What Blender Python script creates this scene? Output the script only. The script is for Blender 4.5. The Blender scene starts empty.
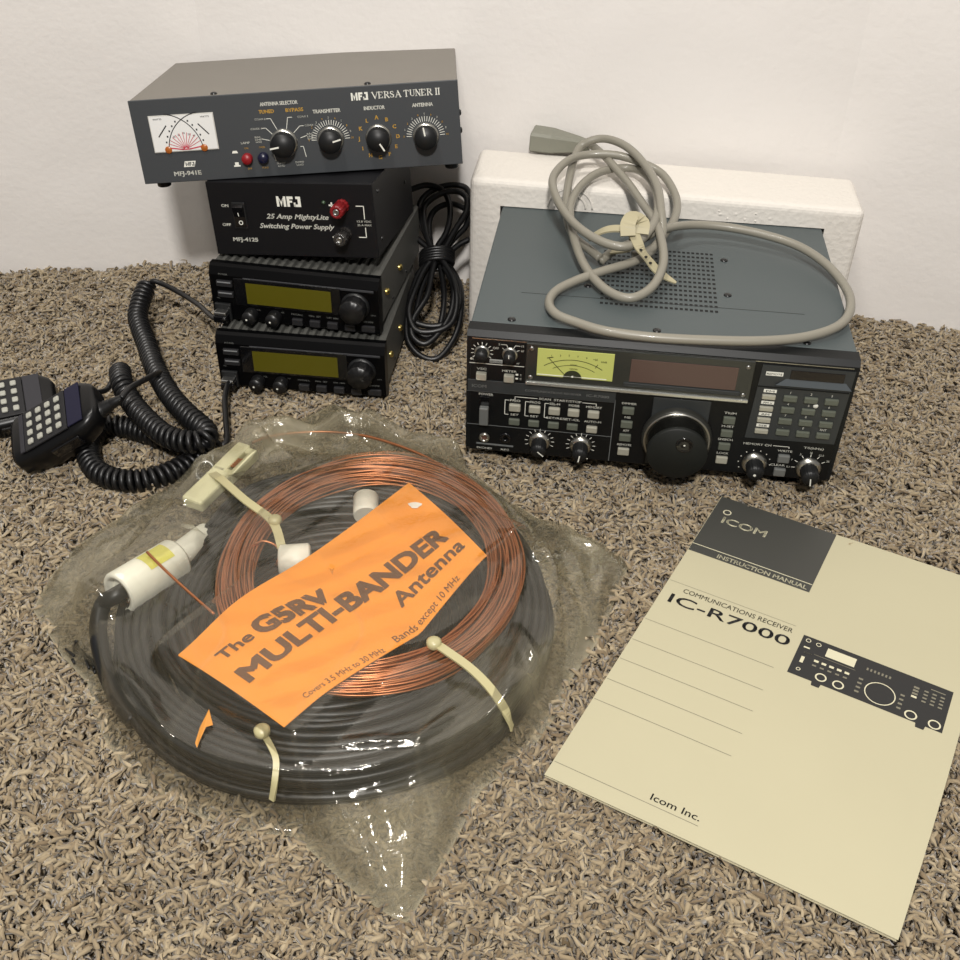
import bpy, bmesh, math, random
import numpy as np
from mathutils import Matrix, Vector, noise
random.seed(7); rng = np.random.default_rng(7)
SC = bpy.context.scene; COL = SC.collection
# ------------------------------------------------------------------ camera
F_PX, PITCH, ROLL, CH = 1069.93, .6588, .0235, .5234
_fw = np.array([0, math.cos(PITCH), -math.sin(PITCH)]); _r0 = np.array([1., 0, 0]); _u0 = np.cross(_r0, _fw)
_r = math.cos(ROLL)*_r0+math.sin(ROLL)*_u0; _u = -math.sin(ROLL)*_r0+math.cos(ROLL)*_u0
_c = np.array([0, 0, CH])
cd = bpy.data.cameras.new('camera'); cam = bpy.data.objects.new('camera', cd); COL.objects.link(cam)
cd.sensor_width = 36; cd.lens = F_PX/960*36; cd.clip_start = .01
cam.matrix_world = Matrix(((_r[0], _u[0], -_fw[0], 0), (_r[1], _u[1], -_fw[1], 0), (_r[2], _u[2], -_fw[2], CH), (0, 0, 0, 1)))
SC.camera = cam

def _ray(px, py): return _fw*F_PX+_r*(px-480)-_u*(py-480)
def U(px, py, z=0.):                      # survey of the photo: the point of height z seen at a pixel
    d = _ray(px, py); return _c+d*(z-CH)/d[2]
def UP(px, py, p0, n):                    # ... the point of a plane
    d = _ray(px, py); n = np.array(n, float); return _c+d*((np.array(p0)-_c)@n)/(d@n)

# ------------------------------------------------------------------ materials
def lin(c):
    return tuple(((v/255)/12.92 if v/255 <= .04045 else ((v/255+.055)/1.055)**2.4) for v in c)+(1,)
MATS = {}
def mat(name, rgb, rough=.5, metal=0, spec=.5, bump=0, bscale=400, coat=0, var=0, vscale=30, emit=0, sheen=0):
    if name in MATS: return MATS[name]
    m = bpy.data.materials.new(name); m.use_nodes = True; nt = m.node_tree; b = nt.nodes['Principled BSDF']
    b.inputs['Base Color'].default_value = lin(rgb); b.inputs['Roughness'].default_value = rough
    b.inputs['Metallic'].default_value = metal; b.inputs['Specular IOR Level'].default_value = spec
    b.inputs['Coat Weight'].default_value = coat; b.inputs['Coat Roughness'].default_value = .08
    tc = nt.nodes.new('ShaderNodeTexCoord')
    if bump:
        n = nt.nodes.new('ShaderNodeTexNoise'); n.inputs['Scale'].default_value = bscale; n.inputs['Detail'].default_value = 4
        bp = nt.nodes.new('ShaderNodeBump'); bp.inputs['Strength'].default_value = bump; bp.inputs['Distance'].default_value = .001
        nt.links.new(tc.outputs['Object'], n.inputs['Vector']); nt.links.new(n.outputs['Fac'], bp.inputs['Height']); nt.links.new(bp.outputs['Normal'], b.inputs['Normal'])
    if var:
        n = nt.nodes.new('ShaderNodeTexNoise'); n.inputs['Scale'].default_value = vscale; n.inputs['Detail'].default_value = 5
        mx = nt.nodes.new('ShaderNodeMix'); mx.data_type = 'RGBA'
        c = lin(rgb); mx.inputs[6].default_value = tuple(v*(1-var) for v in c[:3])+(1,); mx.inputs[7].default_value = tuple(min(1, v*(1+var)) for v in c[:3])+(1,)
        nt.links.new(tc.outputs['Object'], n.inputs['Vector']); nt.links.new(n.outputs['Fac'], mx.inputs[0]); nt.links.new(mx.outputs[2], b.inputs['Base Color'])
    MATS[name] = m; return m

INK = mat('ink_white', (225, 225, 215), .6)
INKD = mat('ink_dim', (140, 142, 138), .6)
INKO = mat('ink_orange', (215, 170, 70), .6)
BLK = mat('black_plastic', (24, 25, 26), .42, bump=.12, bscale=900)
BLKG = mat('black_gloss', (12, 12, 14), .18, coat=.3)
BLKR = mat('black_rubber', (17, 17, 18), .38)
KNB = mat('knob_black', (22, 23, 24), .45, spec=.4)
SILV = mat('brushed_silver', (200, 198, 190), .28, metal=1)
STEEL = mat('steel', (170, 170, 168), .35, metal=1)
GOLD = mat('gold_screw', (200, 180, 110), .3, metal=1)
SCRW = mat('black_screw', (16, 16, 17), .3, spec=.6)

# ------------------------------------------------------------------ mesh builder (millimetres in, metres out)
class MB:
    def __init__(s): s.v = []; s.f = []; s.mi = []; s.sm = []; s.mats = []; s.cur = 0
    def m(s, mt):
        if mt not in s.mats: s.mats.append(mt)
        s.cur = s.mats.index(mt); return s
    def add(s, vs, fs, smooth=False):
        b = len(s.v); s.v += [tuple(map(float, v)) for v in vs]
        for f in fs: s.f.append([b+i for i in f]); s.mi.append(s.cur); s.sm.append(smooth)
        return s
    def box(s, x0, x1, y0, y1, z0, z1, bev=0, seg=2):
        bm = bmesh.new(); bmesh.ops.create_cube(bm, size=1)
        for v in bm.verts: v.co = Vector(((x0+x1)/2+v.co.x*(x1-x0), (y0+y1)/2+v.co.y*(y1-y0), (z0+z1)/2+v.co.z*(z1-z0)))
        if bev: bmesh.ops.bevel(bm, geom=bm.edges[:], offset=bev, segments=seg, affect='EDGES', profile=.5)
        bm.verts.index_update(); s.add([v.co[:] for v in bm.verts], [[v.index for v in f.verts] for f in bm.faces]); bm.free(); return s
    def lathe(s, o, ax, prof, n=28, smooth=True, flute=0, nf=0):
        o = np.array(o, float); ax = np.array(ax, float); ax /= np.linalg.norm(ax)
        t = np.array([0, 0, 1.]) if abs(ax[2]) < .9 else np.array([1., 0, 0])
        a = np.cross(t, ax); a /= np.linalg.norm(a); b = np.cross(ax, a); vs = []; fs = []
        for r, h in prof:
            for k in range(n):
                th = 2*math.pi*k/n; rr = r*(1+flute*math.cos(nf*th)) if nf else r
                vs.append(o+ax*h+(a*math.cos(th)+b*math.sin(th))*rr)
        for i in range(len(prof)-1):
            for k in range(n): fs.append([i*n+k, i*n+(k+1) % n, (i+1)*n+(k+1) % n, (i+1)*n+k])
        s.add(vs, fs, smooth)
        if prof[0][0] > 1e-6: s.add(vs[:n], [list(range(n))[::-1]])
        if prof[-1][0] > 1e-6: s.add(vs[-n:], [list(range(n))])
        return s
    def cyl(s, p0, p1, r, n=20, r1=None, bev=0):
        p0 = np.array(p0, float); d = np.array(p1, float)-p0; L = np.linalg.norm(d); r1 = r if r1 is None else r1
        pr = [(r, 0), (r1, L)] if not bev else [(r-bev, 0), (r, bev), (r1, L-bev), (r1-bev, L)]
        return s.lathe(p0, d, pr, n, smooth=True)
    def tube(s, path, r, n=8, closed=False, caps=True):
        P = np.array(path, float); N = len(P)
        T = (np.roll(P, -1, 0)-np.roll(P, 1, 0)) if closed else np.gradient(P, axis=0)
        T /= np.linalg.norm(T, axis=1)[:, None]+1e-12
        up = np.array([0, 0, 1.]) if abs(T[0][2]) < .9 else np.array([1., 0, 0])
        a = np.cross(up, T[0]); a /= np.linalg.norm(a); vs = []; rr = np.broadcast_to(r, (N,))
        cs = np.cos(np.arange(n)*2*math.pi/n); sn = np.sin(np.arange(n)*2*math.pi/n)
        for i in range(N):
            a = a-T[i]*(a@T[i]); a /= np.linalg.norm(a)+1e-12; b = np.cross(T[i], a)
            vs.append(P[i]+rr[i]*(cs[:, None]*a+sn[:, None]*b))
        vs = np.concatenate(vs); fs = []
        for i in range(N if closed else N-1):
            j = (i+1) % N
            for k in range(n): fs.append([i*n+k, i*n+(k+1) % n, j*n+(k+1) % n, j*n+k])
        if caps and not closed: fs += [list(range(n))[::-1], [(N-1)*n+k for k in range(n)]]
        return s.add(vs, fs, True)
    def prism(s, poly, y0, y1):           # poly in x,z extruded along y
        n = len(poly); vs = [(x, y0, z) for x, z in poly]+[(x, y1, z) for x, z in poly]
        return s.add(vs, [list(range(n)), list(range(n, 2*n))[::-1]]+[[i, n+i, n+(i+1) % n, (i+1) % n] for i in range(n)])
    def prismx(s, poly, x0, x1):          # poly in y,z extruded along x
        n = len(poly); vs = [(x0, y, z) for y, z in poly]+[(x1, y, z) for y, z in poly]
        return s.add(vs, [list(range(n)), list(range(n, 2*n))[::-1]]+[[i, n+i, n+(i+1) % n, (i+1) % n] for i in range(n)])
    def rect(s, x0, x1, z0, z1, y): return s.add([(x0, y, z0), (x1, y, z0), (x1, y, z1), (x0, y, z1)], [[0, 1, 2, 3]])
    def line(s, pts, w, y):               # flat printed line on the face
        for (x0, z0), (x1, z1) in zip(pts, pts[1:]):
            d = math.hypot(x1-x0, z1-z0) or 1; ex, ez = (x1-x0)/d*w/2, (z1-z0)/d*w/2; nx, nz = -ez, ex
            s.add([(x0-ex+nx, y, z0-ez+nz), (x1+ex+nx, y, z1+ez+nz), (x1+ex-nx, y, z1+ez-nz), (x0-ex-nx, y, z0-ez-nz)], [[0, 1, 2, 3]])
        return s
    def ring(s, cx, cz, r0, r1, y, n=28, a0=0, a1=360):
        vs = []; cl = a1-a0 >= 360
        for k in range(n+1):
            th = math.radians(a0+(a1-a0)*k/n); vs += [(cx+r0*math.cos(th), y, cz+r0*math.sin(th)), (cx+r1*math.cos(th), y, cz+r1*math.sin(th))]
        return s.add(vs, [[2*k, 2*k+1, 2*k+3, 2*k+2] for k in range(n)])
    def disc(s, cx, cz, r, y, n=20): return s.add([(cx+r*math.cos(k*2*math.pi/n), y, cz+r*math.sin(k*2*math.pi/n)) for k in range(n)], [list(range(n))])
    def text(s, st, x, z, h, y, w=None, al='c', bold=.02, it=0, fn=None):
        vs, fs, (x0, x1) = glyphs(st, 0, it); k = h
        kx = w/(x1-x0) if w else h
        off = {'c': -(x0+x1)/2, 'l': -x0, 'r': -x1}[al]
        bold *= .6 if h < 3 else 1
        for dx, dz in (((0, 0),) if bold < .009 else ((-1, 0), (1, 0), (0, 1), (0, -1)) if bold < .05 else ((-1, -.6), (1, -.6), (1, .6), (-1, .6))):
            pts = [(x+(a+off)*kx+dx*bold*h, y, z+b*k+dz*bold*h*.8) for a, b in vs]
            if fn: pts = [fn(p[0], p[2]) for p in pts]
            s.add(pts, fs)
        return s
    def mfj(s, x, z, w, h, y):            # blocky three-letter monogram
        u = w/11
        for a, b, c, d in ((0, 1.1, 0, 1), (3.1, 4.2, 0, 1), (4.7, 5.9, 0, 1), (5.9, 7.5, .74, 1), (5.9, 7.1, .4, .6), (9.6, 10.9, 0, 1), (7.7, 9.6, 0, .24), (8.7, 9.6, .76, 1), (7.7, 8.5, 0, .42)):
            s.rect(x+a*u, x+b*u, z+c*h, z+d*h, y)
        return s.add([(x+.9*u, y, z+h), (x+2.1*u, y, z+h*.45), (x+3.3*u, y, z+h), (x+2.1*u, y, z)], [[0, 1, 2, 3]])
    def xf(s, M):                         # move everything collected so far by a 4x4 (millimetres)
        s.v = [tuple((M @ Vector(v))[:]) for v in s.v]; return s
    def build(s, name, parent=None, scale=.001, bevel=0, weld=False):
        me = bpy.data.meshes.new(name); me.from_pydata([tuple(c*scale for c in v) for v in s.v], [], s.f)
        for m in s.mats: me.materials.append(m)
        me.polygons.foreach_set('material_index', s.mi); me.polygons.foreach_set('use_smooth', s.sm); me.update()
        bm = bmesh.new(); bm.from_mesh(me); bmesh.ops.recalc_face_normals(bm, faces=bm.faces); bm.to_mesh(me); bm.free()
        o = bpy.data.objects.new(name, me); COL.objects.link(o)
        if parent: o.parent = parent
        return o

_G = {}
def glyphs(st, bold=0, it=0):           # cap height normalised to 1, baseline at 0
    key = (st, bold, it)
    if key in _G: return _G[key]
    c = bpy.data.curves.new('lettering', 'FONT'); c.body = st; c.offset = bold; c.shear = it; c.resolution_u = 3; c.fill_mode = 'FRONT'
    o = bpy.data.objects.new('lettering', c); me = bpy.data.meshes.new_from_object(o)
    vs = [(v.co.x/.73, v.co.y/.73) for v in me.vertices]; fs = [list(p.vertices) for p in me.polygons]
    bpy.data.objects.remove(o); bpy.data.curves.remove(c); bpy.data.meshes.remove(me)
    xs = [v[0] for v in vs] or [0, 1]; _G[key] = (vs, fs, (min(xs), max(xs))); return _G[key]

def P(mt): return MB().m(mt)
def thing(name, label, cat, loc=(0, 0, 0), rot=(0, 0, 0), group=None):
    o = bpy.data.objects.new(name, None); COL.objects.link(o); o.empty_display_size = .02
    o.rotation_mode = 'YXZ'; o.location = loc; o.rotation_euler = rot
    o['label'] = label; o['category'] = cat
    if group: o['group'] = group
    return o
def tag(o, label, cat, group=None):
    o['label'] = label; o['category'] = cat
    if group: o['group'] = group
    return o
def spline(pts, step=2.5, closed=False):
    P_ = np.array(pts, float); n = len(P_); out = []
    g = lambda i: P_[i % n] if closed else P_[min(max(i, 0), n-1)]
    for i in range(n if closed else n-1):
        a, b, c, d = g(i-1), g(i), g(i+1), g(i+2); k = max(2, int(np.linalg.norm(c-b)/step))
        for j in range(k):
            t = j/k; out.append(.5*((2*b)+(c-a)*t+(2*a-5*b+4*c-d)*t*t+(3*b-a-3*c+d)*t**3))
    if not closed: out.append(P_[-1])
    return np.array(out)

# ------------------------------------------------------------------ room
def struct(o): o['kind'] = 'structure'; return o
def quad_obj(name, vs, fs, mt):
    me = bpy.data.meshes.new(name); me.from_pydata(vs, [], fs); me.materials.append(mt)
    o = bpy.data.objects.new(name, me); COL.objects.link(o); return o
def wall_mat():
    m = mat('wall_paint', (231, 227, 223), .75, spec=.25)
    nt = m.node_tree; b = nt.nodes['Principled BSDF']; tc = [n for n in nt.nodes if n.type == 'TEX_COORD'][0]
    n1 = nt.nodes.new('ShaderNodeTexNoise'); n1.inputs['Scale'].default_value = 6; n1.inputs['Detail'].default_value = 2
    n2 = nt.nodes.new('ShaderNodeTexNoise'); n2.inputs['Scale'].default_value = 160
    ad = nt.nodes.new('ShaderNodeMath'); ad.operation = 'MULTIPLY_ADD'; ad.inputs[1].default_value = .06
    bp = nt.nodes.new('ShaderNodeBump'); bp.inputs['Strength'].default_value = .5; bp.inputs['Distance'].default_value = .012
    nt.links.new(tc.outputs['Object'], n1.inputs['Vector']); nt.links.new(tc.outputs['Object'], n2.inputs['Vector'])
    nt.links.new(n2.outputs['Fac'], ad.inputs[0]); nt.links.new(n1.outputs['Fac'], ad.inputs[2]); nt.links.new(ad.outputs[0], bp.inputs['Height'])
    nt.links.new(bp.outputs['Normal'], b.inputs['Normal']); return m
WM = wall_mat()
CL = (-.2737, 1.0475); CR = (.3245, .9772)          # the two inside corners
dl = np.array([-.2144, -.0298]); dl /= np.linalg.norm(dl); dr = np.array([.1482, -.0398]); dr /= np.linalg.norm(dr)
EL = (CL[0]+dl[0]*1.2, CL[1]+dl[1]*1.2); ER = (CR[0]+dr[0]*1.2, CR[1]+dr[1]*1.2)
def wall(name, a, b):
    d = np.array([b[0]-a[0], b[1]-a[1]]); d /= np.linalg.norm(d); n = np.array([-d[1], d[0]])*.02
    q = [a, b, (b[0]+n[0], b[1]+n[1]), (a[0]+n[0], a[1]+n[1])]
    vs = [(x, y, -.02) for x, y in q]+[(x, y, 2.3) for x, y in q]
    return struct(quad_obj(name, vs, [[0, 1, 5, 4], [1, 2, 6, 5], [2, 3, 7, 6], [3, 0, 4, 7], [4, 5, 6, 7], [3, 2, 1, 0]], WM))
wall('wall_left', EL, CL); wall('wall_back', CL, CR); wall('wall_right', CR, ER)
FM = mat('carpet_backing', (104, 90, 70), .95, spec=.1, var=.3, vscale=120)
struct(quad_obj('floor', [(-1.5, -.6, -.0085), (1.5, -.6, -.0085), (1.5, 1.2, -.0085), (-1.5, 1.2, -.0085)], [[0, 1, 2, 3]], FM))

def wall_y(x):
    y = np.where(x < CL[0], CL[1]+(x-CL[0])*dl[1]/dl[0], np.where(x > CR[0], CR[1]+(x-CR[0])*dr[1]/dr[0], CL[1]+(x-CL[0])*(CR[1]-CL[1])/(CR[0]-CL[0])))
    return y
FLAT = []                                  # ground polygons (metres) that press the pile down
def inside(poly, X, Y):
    r = np.zeros(len(X), bool); n = len(poly)
    for i in range(n):
        x0, y0 = poly[i][:2]; x1, y1 = poly[(i+1) % n][:2]
        if y0 == y1: continue
        c = ((y0 > Y) != (y1 > Y)) & (X < (x1-x0)*(Y-y0)/(y1-y0)+x0); r ^= c
    return r
def carpet():
    sp = .0029; xs = np.arange(-.66, .66, sp); ys = np.arange(.19, 1.06, sp)
    X, Y = np.meshgrid(xs, ys); X = X.ravel()+rng.uniform(-.5, .5, X.size)*sp; Y = Y.ravel()+rng.uniform(-.5, .5, Y.size)*sp
    k = (np.abs(X) < .22+Y*.46) & (Y < wall_y(X)-.003); X = X[k]; Y = Y[k]; N = len(X)
    # lean direction: drifts from place to place, with a lot of individual scatter
    ph = 3*np.sin(X*55+2*np.sin(Y*41))+3*np.cos(Y*63+2*np.sin(X*37))+rng.normal(0, 1.1, N)
    ph2 = ph+rng.normal(0, 1.0, N)
    tall = 1+.25*np.sin(X*90+Y*37)*np.sin(Y*110-X*45)+rng.normal(0, .15, N)
    press = np.ones(N)
    for poly in FLAT: press[inside(poly, X, Y)] = .45
    z3 = rng.normal(0, .0010, N); a1 = .0028; a2 = .0050; ph3 = ph2+rng.normal(0, 1.1, N)
    C = np.zeros((5, N, 3))
    C[0] = np.c_[X, Y, np.full(N, -.009)]
    C[1] = np.c_[X+np.cos(ph)*a1*.5, Y+np.sin(ph)*a1*.5, -.009+.0052*tall*press]
    C[2] = np.c_[X+np.cos(ph)*a1*1.6, Y+np.sin(ph)*a1*1.6, -.009+(.0088*tall+z3*.5)*press]
    C[3] = C[2]+np.c_[np.cos(ph2)*a2, np.sin(ph2)*a2, (-.0005+z3)*press]
    C[4] = C[3]+np.c_[np.cos(ph3)*.0026, np.sin(ph3)*.0026, (-.0012+z3*.5)*press]
    rad = np.array([.0012, .0017, .0017, .0015, .0008])
    V = np.zeros((N, 5, 3, 3))
    tw = rng.uniform(0, 6.28, N)
    for i in range(5):
        T = C[min(i+1, 4)]-C[max(i-1, 0)]; T /= np.linalg.norm(T, axis=1)[:, None]
        A = np.cross(T, np.c_[-np.sin(ph), np.cos(ph), np.zeros(N)]); A /= np.linalg.norm(A, axis=1)[:, None]+1e-9; B = np.cross(T, A)
        for j in range(3):
            th = tw+i*.9+j*2.0944
            V[:, i, j] = C[i]+rad[i]*(np.cos(th)[:, None]*A+np.sin(th)[:, None]*B)
    base = (np.arange(N)*15)[:, None, None]
    q = []
    for i in range(4):
        for j in range(3): q.append([i*3+j, i*3+(j+1) % 3, i*3+3+(j+1) % 3, i*3+3+j])
    Q = (base+np.array(q)[None]).reshape(-1, 4)
    me = bpy.data.meshes.new('carpet_pile'); me.vertices.add(N*15); me.vertices.foreach_set('co', V.astype(np.float32).ravel())
    me.loops.add(Q.size); me.loops.foreach_set('vertex_index', Q.astype(np.int32).ravel())
    me.polygons.add(len(Q)); me.polygons.foreach_set('loop_start', np.arange(0, Q.size, 4, dtype=np.int32))
    me.polygons.foreach_set('use_smooth', np.ones(len(Q), bool)); me.update(calc_edges=True)
    at = me.attributes.new('tone', 'FLOAT', 'POINT'); at.data.foreach_set('value', np.repeat(rng.uniform(0, 1, N), 15).astype(np.float32))
    m = mat('carpet_yarn', (150, 138, 112), .9, spec=.15); nt = m.node_tree; b = nt.nodes['Principled BSDF']
    a = nt.nodes.new('ShaderNodeAttribute'); a.attribute_name = 'tone'; cr = nt.nodes.new('ShaderNodeValToRGB')
    e = cr.color_ramp.elements; e[0].position = 0; e[0].color = lin(CARPET[0]); e[1].position = 1; e[1].color = lin(CARPET[3])
    k = e.new(.3); k.color = lin(CARPET[1]); k = e.new(.75); k.color = lin(CARPET[2])
    nt.links.new(a.outputs['Fac'], cr.inputs[0]); nt.links.new(cr.outputs[0], b.inputs['Base Color'])
    b.inputs['Sheen Weight'].default_value = .25; b.inputs['Sheen Roughness'].default_value = .5
    me.materials.append(m); o = bpy.data.objects.new('carpet_pile', me); COL.objects.link(o)
    tag(o, 'beige and brown shaggy carpet pile covering the whole floor', 'carpet'); o['kind'] = 'stuff'; return o
CARPET = [(120, 104, 82), (146, 130, 105), (158, 143, 117), (176, 161, 134)]
# ------------------------------------------------------------------ shared device parts
def knob(root, x, z, r, L, skirt=None, ang=90, pcol=INK, cap=KNB, y0=0, flute=0, name='knob', top=None, pl=.9):
    """round knob standing out of the face towards -y; skirt=(radius, material, thickness)"""
    k = P(cap).lathe((x, y0, z), (0, -1, 0), [(r, 0), (r, L*.82), (r*.93, L), (0, L)] if not top else [(r, 0), (r, L*.45), (top, L*.6), (top, L*.95), (top*.85, L), (0, L)], 48 if flute else 30, flute=flute, nf=12 if flute else 0).build(name, root)
    if skirt: P(skirt[1]).lathe((x, y0, z), (0, -1, 0), [(skirt[0], 0), (skirt[0], skirt[2]*.5), (skirt[0]*.86, skirt[2]), (0, skirt[2])], 36).build('knob_skirt', k)
    if ang is not None:
        a = math.radians(ang); rr = top or r
        P(pcol).line([(x+rr*.35*math.cos(a), z+rr*.35*math.sin(a)), (x+rr*pl*math.cos(a), z+rr*pl*math.sin(a))], rr*.13, y0-L-.15).build('pointer_line', k)
    return k
def button(root, x, z, w, h, mt, dep=2.5, bev=.5, y0=0, name='button'):
    return P(mt).box(x-w/2, x+w/2, y0-dep, y0+1, z-h/2, z+h/2, bev).build(name, root)
def ticks(mb, x, z, r0, r1, a0, a1, n, w, y):
    for k in range(n):
        a = math.radians(a0+(a1-a0)*k/(n-1)); mb.line([(x+r0*math.cos(a), z+r0*math.sin(a)), (x+r1*math.cos(a), z+r1*math.sin(a))], w, y)
def screw(root, x, y, z, ax, r=2.6, h=1.4, mt=SCRW, name='screw'):
    s = P(mt).lathe((x, y, z), ax, [(r, 0), (r*.95, h*.5), (r*.6, h*.9), (0, h)], 16).build(name, root); return s

# ------------------------------------------------------------------ antenna tuner (top of stack)
def versa_tuner():
    W, H, D = 261.6, 65.4, 174.8; s = .98
    t = thing('antenna_tuner', 'wide grey antenna tuner with cross-needle meter, topmost box of the stack by the wall', 'radio tuner', (-.2812, .8427, .1715), (-.1261, -.0711, .0432))
    cov = mat('tuner_cover', (118, 113, 105), .5, spec=.5, bump=.15, bscale=1500, var=.06)
    fac = mat('tuner_face', (58, 61, 64), .5, bump=.1, bscale=1500)
    P(cov).box(0, W, 1.2, D, 0, H, .9).build('cover', t)
    P(fac).box(-.3, W+.3, -.8, 1.1, -.3, H+.3, .5).build('front_panel', t)
    y = -.95
    k = P(INK); o = P(INKO)
    # meter
    mx0, mx1, mz0, mz1 = 14.3*s, 66*s, 25.6*s, 53.6*s
    mt_ = P(mat('meter_bezel', (190, 188, 182), .35)).box(mx0-.8, mx1+.8, -1.8, -.8, mz0-.8, mz1+.8, .3).build('meter', t)
    P(mat('meter_paper', (222, 222, 220), .5)).box(mx0, mx1, -2.1, -1.8, mz0, mz1).build('meter_dial', mt_)
    yy = -2.25; mk = P(mat('meter_ink', (25, 25, 28), .6)); cx = (mx0+mx1)/2
    mk.ring(cx+17.5, mz0-2, 31.2, 31.9, yy, 20, 98, 172); mk.ring(cx-17.5, mz0-2, 31.2, 31.9, yy, 20, 8, 82)
    for sg in (-1, 1):
        for q in range(9):
            a = math.radians(100+q*8); px, pz = cx+sg*(17.5+33.6*math.cos(a)), mz0-2+33.6*math.sin(a)
            if mx0+1 < px < mx1-1 and pz < mz1-2: mk.rect(px-.6, px+.6, pz-.7, pz+.7, yy)
        mk.line([(cx+sg*13, mz0+20), (cx+sg*20, mz0+12)], .9, yy)
        mk.text('WATTS', cx+sg*19, mz1-2.6, 1.3, yy, w=7, bold=.03)
    for q in range(5): mk.text(str(20+q*5), cx-8+q*4, mz0+8+abs(2-q)*-1.2+5, 1.5, yy)
    mk.build('meter_scale', mt_)
    rd = P(mat('meter_red', (190, 60, 78), .6))
    for a in range(28, 160, 13): rd.line([(cx+1.5*math.cos(math.radians(a)), mz0+1+1.5*math.sin(math.radians(a))), (cx+14*math.cos(math.radians(a)), mz0+1+13*math.sin(math.radians(a)))], .45, yy-.05)
    rd.line([(cx-14, mz0+2.8), (cx-3, mz0+1), (cx+3, mz0+1), (cx+14, mz0+2.8)], 1.0, yy); rd.build('red_scale', mt_)
    for sx in (-14.5, 14.5):
        P(mat('amber_lamp', (165, 92, 36), .3)).lathe((cx+sx, -2.1, mz0+1.2), (0, -1, 0), [(2.9, 0), (2.2, .5), (0, .7)], 16).build('needle_pivot', mt_)
    # logo and words
    k.add([(34.2, y, 11.6), (43, y, 11.6), (44.6, y, 16.2), (35.6, y, 16.2)], [[0, 1, 2, 3]])
    P(fac).mfj(36, 12.4, 7.2, 3, y-.1).build('logo_letters', t)
    k.text('MFJ-941E', 37*s, 5, 3.5, y, w=22, bold=.05)
    k.mfj(176.5, 54.9, 13.6, 6, y)
    serif(k, 'VERSA TUNER II', 193.5, 55.6, 4.7, y, 54)
    k.text('ANTENNA SELECTOR', 121*s, 56.5*s, 2.9, y, w=30, bold=.08)
    for nm, xx in (('TRANSMITTER', 158.9), ('INDUCTOR', 198), ('ANTENNA', 237.4)): k.text(nm, xx*s, 48.1*s, 2.9, y, w=22 if len(nm) > 9 else 16.5, bold=.08)
    o.text('TUNED', 110*s, 50.7*s, 2.8, y, w=12, bold=.08); o.text('BYPASS', 133*s, 50.7*s, 2.8, y, w=14, bold=.08)
    kx, kz = 120.6*s, 26*s
    for st, x, z in (('COAX 2', 104, 45.6), ('COAX 1', 99.5, 38.2), ('COAX 2', 139, 45.6), ('COAX 1', 144, 38.4)): k.text(st, x*s, z*s, 1.5, y, w=8.6, bold=.03)
    for x in (100, 143):
        for i, st in enumerate(('BAL', 'LINE', 'WIRE')): k.text(st, x*s, (31.5-i*2)*s, 1.4, y, w=5, bold=.03)
    for st, x in (('DUMMY', 116), ('DUMMY', 131.5)): k.text(st, x*s, 9.2*s, 1.5, y, w=7, bold=.03); k.text('LOAD', x*s, 7*s, 1.5, y, w=5.5, bold=.03)
    for pts in ([(109, 46.3), (112.5, 46.3), (116.5, 37.5)], [(104.5, 39), (107.5, 39), (112, 34)], [(103, 30.6), (109, 29)], [(130, 46.3), (126.5, 46.3), (124.5, 37.5)], [(138.5, 39), (135.5, 39), (130, 34)], [(140, 31), (135, 29.5)], [(134, 22.5), (136.2, 22.5), (137.5, 14)], [(111, 17), (112, 12.5)]):
        k.line([(a*s, b*s) for a, b in pts], .45, y)
    k.text('LAMP', 88.9*s, 27.4*s, 1.8, y, w=7, bold=.04); o.text('ON', 88.9*s, 23.2*s, 1.5, y); o.text('OFF', 89.2*s, 6.4*s, 1.5, y); o.text('TUNE', 102.2*s, 6.4*s, 1.5, y); o.text('OPER', 102*s, 23.2*s, 1.5, y)
    k.add([(76.5*s, y, 20.4*s), (81.7*s, y, 20.4*s), (80.7*s, y, 22.4*s), (77.5*s, y, 22.4*s)], [[0, 1, 2, 3]])
    k.rect(76.5*s, 81.9*s, 9.4*s, 10.6*s, y); k.rect(77.6*s, 80.7*s, 10.6*s, 13*s, y)
    for x, z, st in ((159.6*s, 26.4*s, 'T'), (238.2*s, 24.4*s, 'A')):
        ticks(k, x, z, 11.8, 15.4, 178, 2, 23, .45, y)
        for i in range(11):
            a = math.radians(178-17.6*i); (o if i % 2 == 0 else k).text(str(i), x+17.6*math.cos(a), z+17.4*math.sin(a)-.8, 1.7, y)
    for i, st in enumerate('ABCDEFGHIJKL'):
        a = math.radians(90-30*i); o.text(st, 199*s+15.8*math.cos(a), 25.6*s+15.8*math.sin(a)-1.3, 3.0, y, bold=.06)
    k.build('lettering', t); o.build('orange_lettering', t)
    for x, z, r, ang in ((kx, kz, 9.8, 188), (159.6*s, 26.4*s, 9.2, 14), (199*s, 25.6*s, 9.2, 300), (238.2*s, 24.4*s, 9.2, 98)):
        knob(t, x, z, r, 12.5, (10.6 if r < 9.5 else 11.4, SILV, 2.2), ang, y0=-.8, pl=.96)
    P(mat('red_button', (135, 20, 28), .4)).lathe((88.8*s, -.8, 15.8*s), (0, -1, 0), [(4.3, 0), (4.3, 5), (3.6, 6.2), (0, 6.4)], 24).build('push_button', t)['label'] = 'red round push button'
    P(mat('navy_button', (20, 22, 48), .3)).lathe((102.1*s, -.8, 15.8*s), (0, -1, 0), [(4.3, 0), (4.3, 5), (3.6, 6.2), (0, 6.4)], 24).build('push_button', t)['label'] = 'dark blue round push button'
    for x, z in ((67, 12), (190, 12)): screw(t, x*1., 7, H, (0, 0, 1), 2.8, 1.8)
    for z in (38, 24): screw(t, W, 12, z, (1, 0, 0), 2.6, 1.8)
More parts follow.
